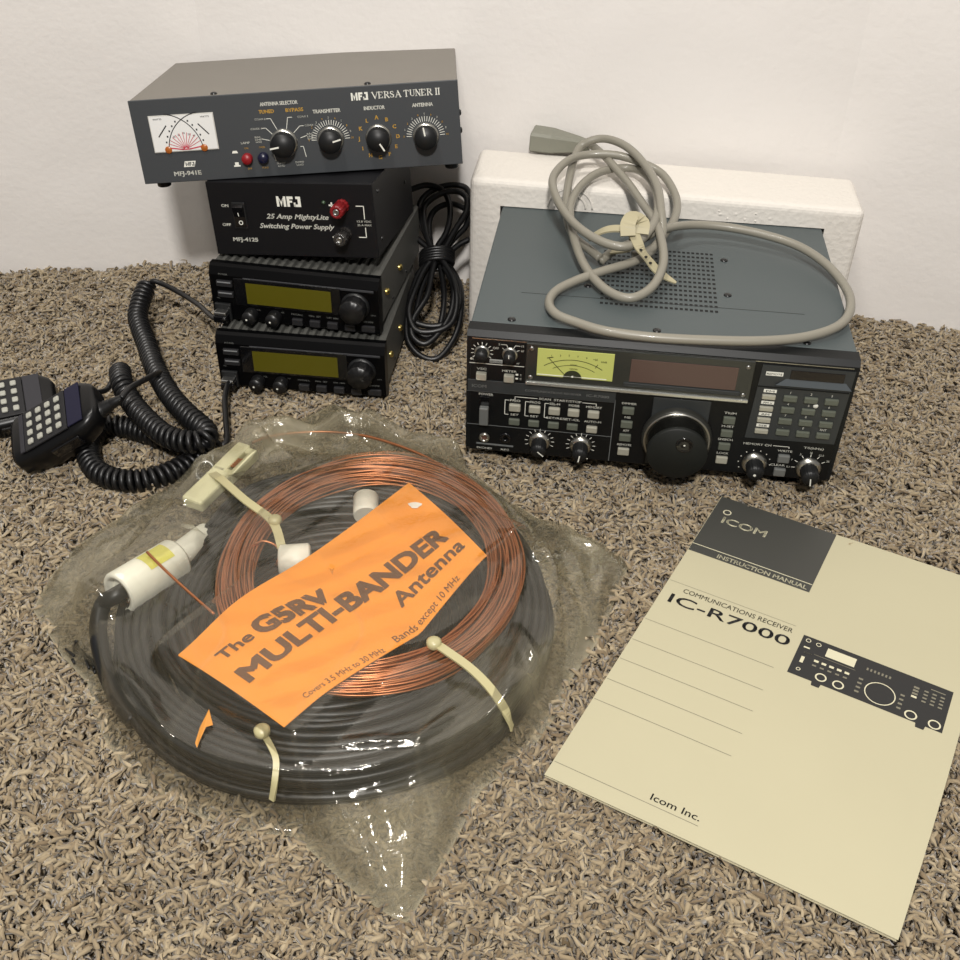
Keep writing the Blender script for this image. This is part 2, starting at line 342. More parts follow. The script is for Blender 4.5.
    for x in (12, W-9):
        for yy_ in (12, D-14): P(BLKR).lathe((x, yy_, 0), (0, 0, -1), [(6.2, 0), (5.6, 5.2), (4.4, 6), (0, 6)], 20).build('rubber_foot', t)
    return t

SER = {'V': [(0, 1, .42, 0, 1), (.42, 0, .84, 1, 0)], 'E': [(.16, 0, .16, 1, 1), (.16, .97, .7, .97, 0), (.16, .5, .5, .5, 0), (.16, .03, .72, .03, 0), (.7, 1, .7, .76, 0), (.72, 0, .72, .24, 0)],
       'R': [(.16, 0, .16, 1, 1), (.16, .97, .5, .97, 0), (.5, .97, .68, .86, 0), (.66, .9, .66, .62, 1), (.68, .62, .5, .5, 0), (.16, .5, .5, .5, 0), (.4, .5, .8, 0, 1)],
       'S': [(.62, .78, .5, .95, 0), (.5, .97, .22, .95, 0), (.16, .86, .16, .66, 1), (.16, .64, .62, .4, 1), (.62, .38, .62, .16, 1), (.56, .05, .24, .03, 0), (.2, .03, .1, .25, 0)],
       'A': [(.06, 0, .42, 1, 0), (.42, 1, .8, 0, 1), (.2, .34, .64, .34, 0)], 'T': [(.42, 0, .42, 1, 1), (.05, .97, .8, .97, 0), (.05, 1, .05, .78, 0), (.8, 1, .8, .78, 0)],
       'U': [(.18, 1, .18, .25, 1), (.2, .22, .35, .03, 0), (.35, .03, .6, .05, 0), (.6, .05, .74, .25, 0), (.74, .2, .74, 1, 0)],
       'N': [(.14, 0, .14, 1, 0), (.14, 1, .76, 0, 1), (.76, 0, .76, 1, 0)], 'I': [(.2, 0, .2, 1, 1)]}
FEET = {'V': [(0, 1), (.84, 1)], 'E': [(.16, 1), (.16, 0)], 'R': [(.16, 0), (.16, 1), (.8, 0)], 'A': [(.06, 0), (.8, 0)], 'T': [(.42, 0)], 'U': [(.18, 1), (.74, 1)], 'N': [(.14, 0), (.14, 1), (.76, 1)], 'I': [(.2, 0), (.2, 1)], 'S': []}
def serif(mb, st, x, z, h, y, w):
    adv = [(.42 if c == 'I' else .4 if c == ' ' else .95) for c in st]; k = w/sum(adv)
    for c, a in zip(st, adv):
        for x0, z0, x1, z1, th in SER.get(c, []): mb.line([(x+x0*k, z+z0*h), (x+x1*k, z+z1*h)], h*(.17 if th else .08), y)
        for fx, fz in FEET.get(c, []): mb.line([(x+(fx-.13)*k, z+fz*h), (x+(fx+.13)*k, z+fz*h)], h*.08, y)
        x += a*k

# ------------------------------------------------------------------ switching power supply
def power_supply():
    W, H, D = 142.4, 62, 119; a, b = W/146, H/65
    t = thing('power_supply', 'black switching power supply with red and black binding posts, under the tuner', 'power supply', (-.228, .8386, .1125), (-.08, -.08, -.1815))
    body = mat('supply_black', (19, 19, 22), .5, spec=.3, bump=.15, bscale=1400)
    P(body).box(0, W, 1, D, 0, H, .8).build('cover', t)
    P(mat('supply_face', (14, 14, 17), .45, spec=.3, bump=.08, bscale=1400)).box(-.2, W+.2, -.8, .9, -.2, H, .5).build('front_panel', t)
    y = -.95; k = P(INK)
    k.text('ON', 14.2*a, 43*b, 2.5, y, w=6, bold=.07); k.text('OFF', 13*a, 26*b, 2.4, y, w=7.4, bold=.07); k.text('MFJ-4125', 28*a, 12.4*b, 3.3, y, w=22, bold=.06)
    k.text('25 Amp MightyLite', 78*a, 33.6*b, 4.2, y, w=54, bold=.04, it=.3); k.text('TM', 110*a, 38*b, 1.3, y)
    k.text('Switching Power Supply', 76.5*a, 25*b, 4.2, y, w=65, bold=.04, it=.3)
    k.mfj(61.5*a, 44.3*b, 21, 8.6, y)
    k.rect(107.2*a, 112.2*a, 45.6*b, 47*b, y); k.rect(109*a, 110.4*a, 43.8*b, 48.8*b, y); k.rect(107.4*a, 112*a, 17.6*b, 18.9*b, y)
    k.line([(131*a, 46*b), (137.3*a, 46*b), (137.2*a, 35*b)], .7, y); k.line([(137.2*a, 27*b), (137.2*a, 18.6*b), (131*a, 18.6*b)], .7, y)
    k.text('13.8 VDC', 136.6*a, 31.8*b, 1.7, y, w=12, bold=.04); k.text('25 A MAX', 136.6*a, 28.6*b, 1.7, y, w=12, bold=.04)
    k.build('lettering', t)
    sw = P(BLK).box(20.8*a, 32.5*a, -2.2, -.6, 24*b, 47.6*b, .6).build('rocker_switch', t)
    P(BLKG).add([(22*a, -2.2, 46*b), (31.4*a, -2.2, 46*b), (31.4*a, -2.2, 25.5*b), (22*a, -2.2, 25.5*b), (22*a, -5.2, 44*b), (31.4*a, -5.2, 44*b), (31.4*a, -2.8, 35*b), (22*a, -2.8, 35*b), (22*a, -3.2, 26.5*b), (31.4*a, -3.2, 26.5*b)],
              [[0, 1, 5, 4], [4, 5, 6, 7], [7, 6, 9, 8], [8, 9, 2, 3], [0, 4, 7, 8, 3], [1, 2, 9, 6, 5]]).build('rocker', sw)
    P(INK).ring(27.5*a, 30*b, 1.2, 1.9, -3.35, 16).line([(27*a, 36.5*b), (26.6*a, 39*b)], .6, -4.6).build('switch_marks', sw)
    P(mat('led_green', (60, 80, 58), .3)).lathe((103*a, -.8, 48.6*b), (0, -1, 0), [(1.6, 0), (1.5, 1), (0, 1.7)], 12).build('indicator_lamp', t)
    for nm, z, c in (('red binding post', 46*b, mat('post_red', (120, 20, 24), .35)), ('black binding post', 21.8*b, mat('post_black', (46, 44, 42), .2, coat=.5))):
        p = P(c).lathe((119*a, -.8, z), (0, -1, 0), [(5.6, 0), (5.6, 3), (4.6, 3.6), (5.4, 5), (5.6, 15), (5, 17), (3, 17.2), (2.4, 15), (0, 15)], 48, flute=.05, nf=12).build('binding_post', t); p['label'] = nm
        P(STEEL).lathe((119*a, -.8, z), (0, -1, 0), [(2.6, 16.6), (2.6, 17.4), (1.5, 17.4), (1.4, 15.5), (0, 15.5)], 16).build('metal_socket', p)
    for x in (20, W-26): P(BLKR).lathe((x, 12, 0), (0, 0, -1), [(9, 0), (8.4, 3.6), (7, 4.2), (0, 4.2)], 22).build('rubber_foot', t)
    for yy, z in ((14, 52), (14, 12), (96, 34)): screw(t, W, yy, z, (1, 0, 0), 2, 1.2)
    return t

# ------------------------------------------------------------------ compact mobile transceivers
def mobile_radio(loc, yaw, H, label, cord_x=8.8):
    W, D = 148, 158; a, b = .987, H/50
    t = thing('mobile_transceiver', label, 'radio', loc, (0, 0, yaw), 'compact mobile transceivers in the stack')
    die = mat('die_cast', (88, 88, 84), .5, metal=.1, bump=.2, bscale=900)
    bz = mat('bezel_black', (5, 5, 6), .4, spec=.12)
    # body with fins running front to back
    n = 19; prof = [(3, 2), (W-3, 2), (W-1.5, 5), (W-1.5, H-2)]
    for i in range(n):
        x1 = W-4-i*(W-8)/n; w = (W-8)/n; prof += [(x1, H), (x1-w*.38, H), (x1-w*.5, H-3.2), (x1-w*.88, H-3.2)]
    prof += [(1.5, H-2), (1.5, 5)]
    P(die).prism(prof, 11, D).build('finned_case', t)
    # bezel: flat top band that slopes to the face
    P(bz).prismx([(0, 3), (0, H-9), (3, H-2.2), (6, H-.5), (11.2, H-.5), (11.2, 0), (4, 0)], 0, W).build('front_bezel', t)
    y = -.25
    P(BLKG).box(22*a, 117*a, -1.2, 0, 16.5*b, H-10.2, .5).build('display_window', t)
    P(mat('lcd_olive', (84, 79, 14), .35, spec=.4)).box(32.6*a, 108.3*a, -1.5, -1.1, 18.6*b, 37*b).build('display', t)
    P(mat('bezel_strip', (56, 57, 60), .4)).box(30, W-4, -.9, 0, H-11.4, H-9.4, .3).build('trim_strip', t)
    k = P(INKD); yt = -1.05
    k.text('ICOM', 34, H-11.2, 1.5, yt, bold=.03); k.text('FM TRANSCEIVER', 88, H-11.2, 1.3, yt, w=16); k.text('IC-2000', 106, H-11.2, 1.5, yt, w=12, bold=.03)
    k.text('POWER', 12.6, 44.6*b-3, 1.6, y, w=8, bold=.03); k.text('VOL', 41, 12.6*b, 1.3, y); k.text('SQL', 62.5, 12.6*b, 1.3, y); k.text('MIC', 6, 20*b, 1.2, y)
    for i, st in enumerate(('M/CALL', 'MHz  SET', 'V/M  MW', 'TONE DUP')): k.text(st, 75.5+i*15.6, 12*b, 1.5, y, w=10.5, bold=.03)
    k.text('LOW DTMF', 138, 12*b, 1.5, y, w=9, bold=.03); k.text('LOCK', 143, 18.5*b, 1.2, y)
    k.build('lettering', t)
    btn = mat('radio_button', (36, 36, 38), .4); lip = mat('button_lip', (120, 122, 124), .35)
    for z in (36.3, 26.7):
        bt = button(t, 13.4, z*b-1.5, 14, 5.4, btn, 2.4, .5); P(lip).box(7.5, 19.5, -2.9, -2.3, z*b-.6, z*b+.5, .2).build('button_lip', bt)
    for i in range(4): button(t, 75.5+i*15.6, 6.4*b, 9.4, 6.2, btn, 2.8, .8)
    button(t, 138, 6.4*b, 12, 6.2, btn, 1.6, .8)
    for x in (34.3, 55.3):
        kb = knob(t, x, 8.6*b, 6.2, 10, None, None, cap=mat('small_knob', (22, 22, 23), .35))
        P(INK).disc(x-1.5, 8*b, .9, -10.2, 10).build('pointer_dot', kb)
    kb = knob(t, 127.6, 26*b, 11, 14, (12.4, BLK, 3), None, cap=mat('dial_black', (20, 20, 21), .33), flute=.025)
    mj = P(BLK).box(2.5, 17, -3.5, 0, 2.5, 17*b, 1).build('microphone_socket', t)
    P(STEEL).box(4, 15, -11, -3.4, 9.5*b, 12.5*b, .8).build('plug_clip', mj)
    P(BLKG).box(3.5, 15.5, -12, -3.4, 3.4, 9.5*b, 1).build('plug', mj)
    for yy in (31, 78): screw(t, W-1.5, yy, H*.52, (1, 0, 0), 3.2, 3.2, GOLD)
    for yy in (52, 104): screw(t, W-1.5, yy, H*.2, (1, 0, 0), 1.6, .8, SCRW)
    return t
# ------------------------------------------------------------------ communications receiver
def receiver():
    W, H, D = 286.3, 109.6, 262
    t = thing('communications_receiver', 'large black communications receiver with green meter and keypad, rear end in white foam', 'radio receiver', (-.0122, .6955, .0150), (0, 0, -.1143))
    cov = mat('receiver_cover', (78, 86, 87), .48, spec=.45, bump=.15, bscale=1600)
    bz = mat('receiver_bezel', (18, 20, 21), .42, spec=.25, bump=.05, bscale=1200)
    face = mat('receiver_face', (12, 13, 14), .4, spec=.3, bump=.06, bscale=1200)
    grey = mat('receiver_grey', (46, 49, 50), .45)
    c = P(cov).box(1, W-1, 15.5, D, 1, H, .8)
    c.build('case', t)
    sl = P(mat('slot_dark', (8, 8, 9), .8))
    for i in range(24):
        for j in range(14):
            x = 96+i*3.85; yy = 58+j*7.7
            sl.add([(x, yy, H+.12), (x+2.4, yy, H+.12), (x+2.4, yy+3.3, H+.12), (x, yy+3.3, H+.12)], [[0, 1, 2, 3]])
    sl.build('vent_slots', t)['kind'] = 'stuff'
    P(mat('cover_seam', (46, 48, 48), .6)).box(34, 253, 66.4, 67, H, H+.15).build('cover_seam', t)
    for x, yy in ((31, 22.2), (196, 150.5), (195.7, 88.4), (85.5, 86.1), (140, 22.8), (250, 22.5)): screw(t, x, yy, H, (0, 0, 1), 3.2, 1.4)
    # bezel ring: top strip + two sides + bottom, face set inside
    P(bz).prismx([(0, 4), (0, H-4), (3.5, H), (15.5, H), (15.5, 0), (3, 0)], 0, W).build('front_bezel', t)
    P(SILV).box(4, W-4, -.5, .5, H-5.6, H-5.1).build('trim_line', t)
    y = -.35; k = P(INK)
    P(face).box(3, W-3, -.3, 1, 2.5, H-6.6, .3).build('front_panel', t)
    # --- left block
    P(grey).box(1.2, 114.4, -.9, 0, 58, 68.2, .2).build('name_strip', t)
    d_ = P(INKD); d_.text('ICOM', 10, 61.6, 2.8, -1.05, w=11); d_.text('COMMUNICATIONS RECEIVER', 67, 61.7, 1.9, -1.05, w=43); d_.text('IC-R7000', 101, 61.6, 2.3, -1.05, w=17, bold=.03); d_.build('name_lettering', t)
    g = P(mat('panel_line', (105, 108, 108), .5))
    g.line([(1, 57.6), (114, 57.9)], .5, y); g.line([(1, 26.8), (114.6, 26)], .5, y); g.line([(114.5, 60), (114.5, 3)], .5, y); g.line([(117.5, 67.5), (139, 67.5)], .9, y); g.line([(188, 67.4), (208, 67.4)], .6, y); g.line([(163.6, 62.5), (163.6, 66)], .9, y)
    g.line([(9.5, 8.6), (37.5, 8.2)], 1.6, y); g.build('panel_lines', t)
    k.line([(.8+1.5, 82.8), (43.5, 82.8)], .5, y)
    k.text('VSC', 11.6, 77.2, 1.9, y, w=7.5, bold=.04); k.text('METER', 32.8, 77, 1.9, y, w=11, bold=.04)
    k.text('S', 41.5, 74.5, 1.7, y, bold=.04); k.text('C', 41.5, 71, 1.7, y, bold=.04); k.rect(37.6, 39.6, 74.6, 76.2, y); k.rect(37.6, 39.6, 71.2, 72.6, y)
    k.text('OFF', 22, 96.2, 1.9, y, bold=.04); k.text('S', 24.5, 99.8, 1.8, y); k.text('15', 42, 99.6, 1.7, y); k.text('60', 42, 95.6, 1.7, y)
    k.line([(26, 100.6), (30, 100.6), (31, 98.2)], .4, y); k.line([(40, 100.4), (36.5, 100.4), (35.4, 98.2)], .4, y); k.line([(27, 97.4), (28.8, 96)], .4, y); k.line([(39.6, 96.6), (37.4, 95.6)], .4, y)
    k.text('AF', 39, 84.6, 1.5, y); k.text('2', 5, 85.4, 1.5, y); k.ring(3.6, 86.4, .4, .9, y, 10)
    P(INKD).box(17.5, 27.3, -.7, 0, 84.2, 87.2, .3).build('tag_plate', t); P(face).text('RECORD', 22.4, 84.9, 1.5, -.85, w=8.4).build('tag_lettering', t)
    ticks(k, 11.6, 92.9, 6.6, 8.2, 215, -35, 11, .5, y)
    kb = knob(t, 11.6, 92.6, 4.6, 9, (5.8, SILV, 1.6), None); knob(t, 32.7, 92.6, 4.6, 9, (6, SILV, 1.6), 92)
    sb = mat('silver_button', (176, 174, 160), .3, metal=.35)
    for x in (11.6, 32.8): button(t, x, 72.4, 8, 6.4, sb, 3.6, .9)
    k.text('POWER', 15.5, 54.4, 2.1, y, w=11, bold=.05)
    pw = P(BLKG).box(10.5, 18.6, -1, 0, 28.5, 53.2, .4).build('power_switch', t)
    P(mat('switch_grey', (118, 120, 118), .4, metal=.4)).box(11, 18.1, -6, -1, 29.5, 45.5, .8).build('paddle', pw)
    k.text('SCAN', 61, 54.6, 2, y, w=9, bold=.05); k.text('START/STOP', 78.5, 54.6, 2, y, w=21, bold=.05)
    k.line([(38, 52.8), (38, 55.4), (55, 55.4)], .45, y); k.line([(90, 55.2), (100.5, 55.2), (100.5, 53)], .45, y)
    for x, st in ((38.2, 'PRIO'), (53.6, 'PROG'), (68.8, 'SEL-M'), (83.7, 'MODE'), (99, 'MEMORY')):
        k.text(st, x, 51, 1.9, y, w=8 if len(st) < 6 else 12, bold=.05); button(t, x, 46, 9, 6.2, sb, 3, .9)
    for x in (30.4, 46.2, 61.3): k.line([(x+2.8, 51.8), (x, 51.8), (x, 38.6), (x+2.8, 38.6)], .45, y)
    k.text('SET', 38.2, 37.9, 1.9, y, w=6.5, bold=.05); k.text('SET', 53.6, 37.9, 1.9, y, w=6.5, bold=.05); k.text('SET/RESET-CL', 76, 37.9, 1.9, y, w=26, bold=.05); k.text('AUTO-M', 99, 37.6, 1.9, y, w=13, bold=.05)
    ol = mat('olive_button', (88, 92, 82), .42); 
    for x in (38.2, 53.5, 68.9, 83.6): button(t, x, 32.6, 8.6, 5.6, ol, 2.4, .8)
    button(t, 98.8, 32, 8.6, 5.6, sb, 3, .9)
    # jacks
    jk = P(SILV).lathe((15, -.3, 15), (0, -1, 0), [(4.2, 0), (4.2, 1.6), (3.3, 2), (2.5, 1.6), (2.4, 0)], 24).build('phones_jack', t)
    P(mat('jack_hole', (90, 62, 50), .6)).disc(15, 15, 2.5, -.5, 20).build('jack_hole', jk)
    P(BLKG).lathe((31.8, -.3, 16), (0, -1, 0), [(4.6, 0), (4.4, 1.2), (2.2, 1.0), (1.8, 0)], 24).build('record_jack', t)
    k.text('PHONES', 15.2, 3.4, 1.9, y, w=12, bold=.04); k.text('REC', 31.8, 3.4, 1.9, y, w=6.5, bold=.04)
    # fluted knobs
    fl = mat('knob_fluted', (60, 60, 56), .25, metal=.8)
    for x, z, r, ang, a0, a1, n in ((58.9, 15.6, 8.6, 320, 200, -20, 11), (91.4, 15.2, 8.6, 262, 200, -20, 11), (226.5, 13.4, 9.6, None, 205, 20, 9), (268, 13.2, 9.6, 278, 180, 30, 6)):
        kb = P(SILV).lathe((x, -.3, z), (0, -1, 0), [(r, 0), (r, 1.4), (r*.74, 3.6), (r*.68, 3.6)], 36).build('knob', t)
        P(KNB).lathe((x, -.3, z), (0, -1, 0), [(r*.7, 0), (r*.68, 13), (r*.6, 15), (0, 15)], 48, flute=.045, nf=16).build('knob_cap', kb)
        if ang is not None: 
            aa = math.radians(ang); P(INK).line([(x, z), (x+r*.6*math.cos(aa), z+r*.6*math.sin(aa))], .9, -15.5).build('pointer_line', kb)
        else: P(INK).disc(x-.5, z-1, 1.1, -15.5, 12).build('pointer_dot', kb)
        (ticks(k, x, z, r+1, r+2.8, a0, a1, n, .5, y) if n > 6 and x < 200 else None)
        if n == 9:
            for q in range(9):
                aa = math.radians(205-q*26); k.disc(x+(r+2.5)*math.cos(aa), z+(r+2.5)*math.sin(aa), .45, y, 8)
        if n == 6:
            for q, st in enumerate(('0.1', '1', '5', '10', '12.5', '25')):
                aa = math.radians(182-q*30); k.line([(x+(r+1)*math.cos(aa), z+(r+1)*math.sin(aa)), (x+(r+3.2)*math.cos(aa), z+(r+3.2)*math.sin(aa))], .5, y)
                k.text(st, x+(r+6)*math.cos(aa), z+(r+4.8)*math.sin(aa)-.8, 1.7, y, bold=.04)
    k.rect(94.5, 98, 2.4, 3.2, y)
    # --- display module
    win = mat('window_frame', (40, 42, 39), .3, coat=.4)
    dm = P(win).box(44.8, 212.2, -2.4, 0, 69.6, 104.6, .7).build('display_window', t)
    P(mat('chrome_lip', (205, 206, 200), .25, metal=.8)).box(45.5, 211.8, -3.8, -2.2, 69.4, 72.2, .5).build('chrome_lip', dm)
    P(mat('display_brown', (84, 66, 60), .25)).box(122.8, 201, -3, -2.3, 79.3, 98.6, .2).build('frequency_display', dm)
    P(grey).box(119, 205, -3.3, -2.3, 75, 78.6, .8).build('display_sill', dm)
    mtr = P(mat('meter_green', (184, 190, 106), .5)).box(53.5, 110.4, -3, -2.3, 78, 101.6, .2).build('signal_meter', dm)
    mk = P(mat('scale_ink', (40, 44, 24), .6)); yy = -3.15
    mk.ring(80.5, 55, 38.6, 39.1, yy, 20, 56, 124); mk.ring(80.5, 57, 32, 32.4, yy, 20, 60, 118)
    for q in range(6): mk.text(('1', '3', '5', '7', '9', '+20')[q], 64+q*6.5, 97-abs(2.2-q)*.7, 1.6, yy)
    mk.text('60dB', 103, 93.6, 1.5, yy); mk.text('SIGNAL', 81, 89.2, 1.2, yy); mk.text('CENTER', 81, 85.6, 1.2, yy)
    mk.line([(62.5, 93.5), (75, 80)], .5, yy); mk.ring(80.5, 77.9, 0.1, 7, yy-.05, 20, 0, 180); mk.line([(97, 88.6), (98.5, 91.5)], .5, yy); mk.line([(61, 94), (65, 95)], .7, yy)
    mk.build('meter_scale', mtr)
    P(INK).disc(80.5, 79.6, .9, -3.4, 10).box(54, 106, -3.2, -3, 79, 79.6).build('meter_highlight_line', mtr)
    for x, z in ((49, 100.5), (49, 75.5), (207.5, 99.5), (207.5, 75.5)): screw(dm, x, -2.4, z, (0, -1, 0), 1.8, .8, STEEL)
    # --- centre column of buttons, main dial, right column
    P(grey).box(143, 186, -.6, 0, 4, 66, .4).build('dial_backplate', t)
    for (z, st, m_) in ((52.2, 'DIMMER', ol), (39.5, 'NB', ol), (27.1, 'ATT', ol), (13.7, 'REMOTE', sb)):
        button(t, 125.1, z, 9, 6.2, m_, 2.6, .7); k.text(st, 125.3, z+5, 1.9, y, w=4.5 if len(st) < 4 else 11, bold=.05)
    for (z, st, m_) in ((51.4, 'TRIM', ol), (39.4, 'M-SET', ol), (27.1, 'SPEECH', ol), (14.2, 'LOCK', sb)):
        button(t, 201.3, z, 9, 6.2, m_, 2.6, .7); k.text(st, 201.4, z+5, 1.9, y, w=9 if len(st) < 6 else 11, bold=.05)
    dial = P(mat('dial_flange', (62, 62, 58), .35, metal=.5)).lathe((164.2, -.4, 32), (0, -1, 0), [(26.6, 0), (26.6, 5.5), (25.4, 6.5)], 120, flute=.008, nf=60).build('tuning_dial', t)
    P(SILV).lathe((164.2, -.4, 32), (0, -1, 0), [(25.4, 6), (25.2, 7.2), (24, 7.6), (23.5, 7)], 60).build('dial_ring', dial)
    P(mat('dial_side', (44, 44, 40), .2, metal=.8)).lathe((164.2, -.4, 32), (0, -1, 0), [(24, 6), (22.6, 20), (22.8, 21)], 60).build('dial_side', dial)
    P(mat('dial_face', (24, 26, 24), .55, spec=.3)).lathe((164.2, -.4, 32), (0, -1, 0), [(22.9, 20.6), (22.9, 23), (22, 24), (0, 24)], 60).build('dial_face', dial)
    P(BLKG).lathe((168.6, -24.4, 41), (0, -1, 0), [(6.6, -.1), (6.4, .5), (5.6, .5), (5, .1), (2.6, .1), (0, .3)], 32).build('finger_dimple', dial)
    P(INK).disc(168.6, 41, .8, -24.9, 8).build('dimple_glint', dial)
    # --- keypad
    kp = P(grey).add([(215.3, -1, 37), (282.2, -1, 37.6), (284, -1, 102), (217.7, -1, 102), (215.3, 0, 37), (282.2, 0, 37.6), (284, 0, 102), (217.7, 0, 102)], [[0, 1, 2, 3], [4, 5, 1, 0], [5, 6, 2, 1], [6, 7, 3, 2], [7, 4, 0, 3]]).build('keypad_panel', t)
    P(bz).box(217, 283, -1.4, -1, 83.4, 84.3).build('panel_groove', kp)
    P(mat('remote_slot', (26, 20, 18), .2)).box(238.5, 277, -1.5, -1, 92, 99.5, .2).build('sensor_window', kp)
    P(mat('slot_lip', (74, 80, 84), .4)).add([(236, -1, 91.8), (279, -1, 91.8), (284, -2.6, 86.6), (229, -2.6, 86.6), (284, -1, 85.6), (229, -1, 85.6)], [[0, 1, 2, 3], [3, 2, 4, 5]]).build('slot_lip', kp)
    P(INK).box(221, 233.4, -1.2, -.9, 93.6, 96.8).build('label_plate', kp); P(face).text('REMOTE', 227.2, 94.4, 1.6, -1.35, w=11).build('plate_lettering', kp)
    mo = P(INK); ml = P(face)
    for z, st in ((80.2, 'FM'), (69.9, 'FM n'), (59.6, 'AM'), (49.3, 'SSB')): mo.box(222, 231.4, -1.2, -.9, z-1.2, z+1.5); ml.text(st, 226.7, z-.7, 1.6, -1.35, w=6)
    mo.build('mode_plates', kp); ml.build('mode_lettering', kp)
    for z in (75.4, 65, 54.8, 44.6): button(kp, 226.4, z, 10, 4, sb, 3, .7)
    for j, z in enumerate((75.5, 65.4, 55.3, 45.1)):
        for i, x in enumerate((242.1, 257.1, 272)):
            button(kp, x, z, 10, 5, ol, 3, .7, name='key'); st = ('123', '456', '789', '.0')[j]+(' ' if j == 3 else '')
            st = 'ENT' if (i == 2 and j == 3) else ('1', '2', '3', '4', '5', '6', '7', '8', '9', '.', '0')[j*3+i]
            k.text(st, x-.5, z+3.9, 1.9, -1.15, bold=.05)
    P(INK).lathe((261.7, -1, 70.4), (0, -1, 0), [(1.9, 0), (1.5, .6), (0, .8)], 12).build('white_paint_dot', kp)
    k.text('MEMORY CH', 226, 30.2, 2, y, w=21, bold=.05); k.line([(238, 31.2), (250, 31.2), (250, 29.8)], .45, y)
    k.text('WRITE', 247.5, 26.2, 1.9, y, w=11, bold=.05); k.text('CLEAR', 244.5, 12.6, 1.9, y, w=11, bold=.05); k.text('TS(kHz)', 268.3, 31, 2, y, w=15, bold=.05)
    button(t, 247.6, 20.6, 9, 7, mat('mid_button', (128, 130, 128), .35, metal=.5), 3, .9); button(t, 246.8, 7.6, 9, 7, mat('mid_button', (128, 130, 128)), 3, .9)
    k.build('lettering', t)
    for x in (26, W-26):
        for yy_ in (26, D-30): P(BLKR).lathe((x, yy_, 1), (0, 0, -1), [(10, 0), (9.5, 19), (8, 20), (0, 20)], 22).build('rubber_foot', t)
    for yy_ in (34, 150): P(BLKR).lathe((W-1, yy_, 88), (1, 0, 0), [(10, 0), (9, 6), (7, 7), (0, 7)], 22).build('side_foot', t)
    return t

# ------------------------------------------------------------------ foam end block
def foam_block():
    t = mat('polystyrene', (224, 219, 211), .8, spec=.3, bump=.5, bscale=260)
    x0, x1, h = -29.5, 319.5, 149; yf, yb = 227.5, 303
    bm = bmesh.new()
    def bx(a, b, c, d, e, f):
        r = bmesh.ops.create_cube(bm, size=1)
        for v in r['verts']: v.co = Vector(((a+b)/2+v.co.x*(b-a), (c+d)/2+v.co.y*(d-c), (e+f)/2+v.co.z*(f-e)))
    # outline of the block, with the pocket that the receiver sits in, cut front to back and closed by the rear slab
    bm.free()
    m = MB().m(t)
    zl, zr, zo = h+1, h-5, -4
    a, b, c0, tp = -1.2, 287.6, 15, 124.6
    pk = tp+.8
    def ring(y, outer=True):
        return [(x0, y, zo), (x1, y, zo), (x1, y, zr), (x0, y, zl)] if outer else [(a, y, zo), (b, y, zo), (b, y, pk), (a, y, pk)]
    vs = ring(yf)+ring(yf, False)+ring(yf+36, False)+ring(yb)
    fs = [[0, 4, 7, 3], [3, 7, 6, 2], [2, 6, 5, 1], [4, 8, 11, 7], [7, 11, 10, 6], [6, 10, 9, 5], [8, 9, 10, 11], [12, 13, 14, 15], [0, 3, 15, 12], [3, 2, 14, 15], [2, 1, 13, 14], [0, 12, 8, 4], [1, 5, 9, 13], [12, 13, 9, 8]]
    m.add(vs, fs); o = m.build('foam_end_block')
    o.location = (-.0122, .6955, .0); o.rotation_euler = (0, 0, -.1143)
    bm = bmesh.new(); bm.from_mesh(o.data)
    ed = [e for e in bm.edges if sum((v.co.x*1000 < x0+1) or (v.co.x*1000 > x1-1) or v.co.z*1000 > h-8 for v in e.verts) == 2 and not all(abs(v.co.z*1000-zo) < 1 for v in e.verts)]
    bmesh.ops.bevel(bm, geom=ed, offset=.006, segments=4, affect='EDGES', profile=.5, clamp_overlap=True)
    bmesh.ops.recalc_face_normals(bm, faces=bm.faces); bm.to_mesh(o.data); bm.free()
    for p in o.data.polygons: p.use_smooth = False
    tag(o, 'white polystyrene packing end block standing behind the receiver against the wall', 'foam block')
    # chips broken out of its upper rim and a moulded ring mark
    nt = t.node_tree; b_ = nt.nodes['Principled BSDF']; tc = [n for n in nt.nodes if n.type == 'TEX_COORD'][0]
    v = nt.nodes.new('ShaderNodeTexVoronoi'); v.inputs['Scale'].default_value = 190; bp = nt.nodes.new('ShaderNodeBump'); bp.inputs['Strength'].default_value = .35; bp.inputs['Distance'].default_value = .001
    nt.links.new(tc.outputs['Object'], v.inputs['Vector']); nt.links.new(v.outputs['Distance'], bp.inputs['Height'])
    old = b_.inputs['Normal'].links[0].from_node; nt.links.new(old.outputs['Normal'], bp.inputs['Normal']); nt.links.new(bp.outputs['Normal'], b_.inputs['Normal'])
    for rad in (20, 14): P(t).tube([(62+rad*math.cos(q), yf, 128+rad*.9*math.sin(q)) for q in np.linspace(0, math.pi, 24)], 1.0, 6).build('moulded_ring', o)
    for q in range(9):
        x = random.uniform(190, 275); r = P(t); r.lathe((x, yf, pk+2+random.uniform(0, 9)), (0, -1, 0), [(random.uniform(1, 3.2), -.4), (1, .3), (0, .4)], 8); r.build('foam_bead', o)
    return o
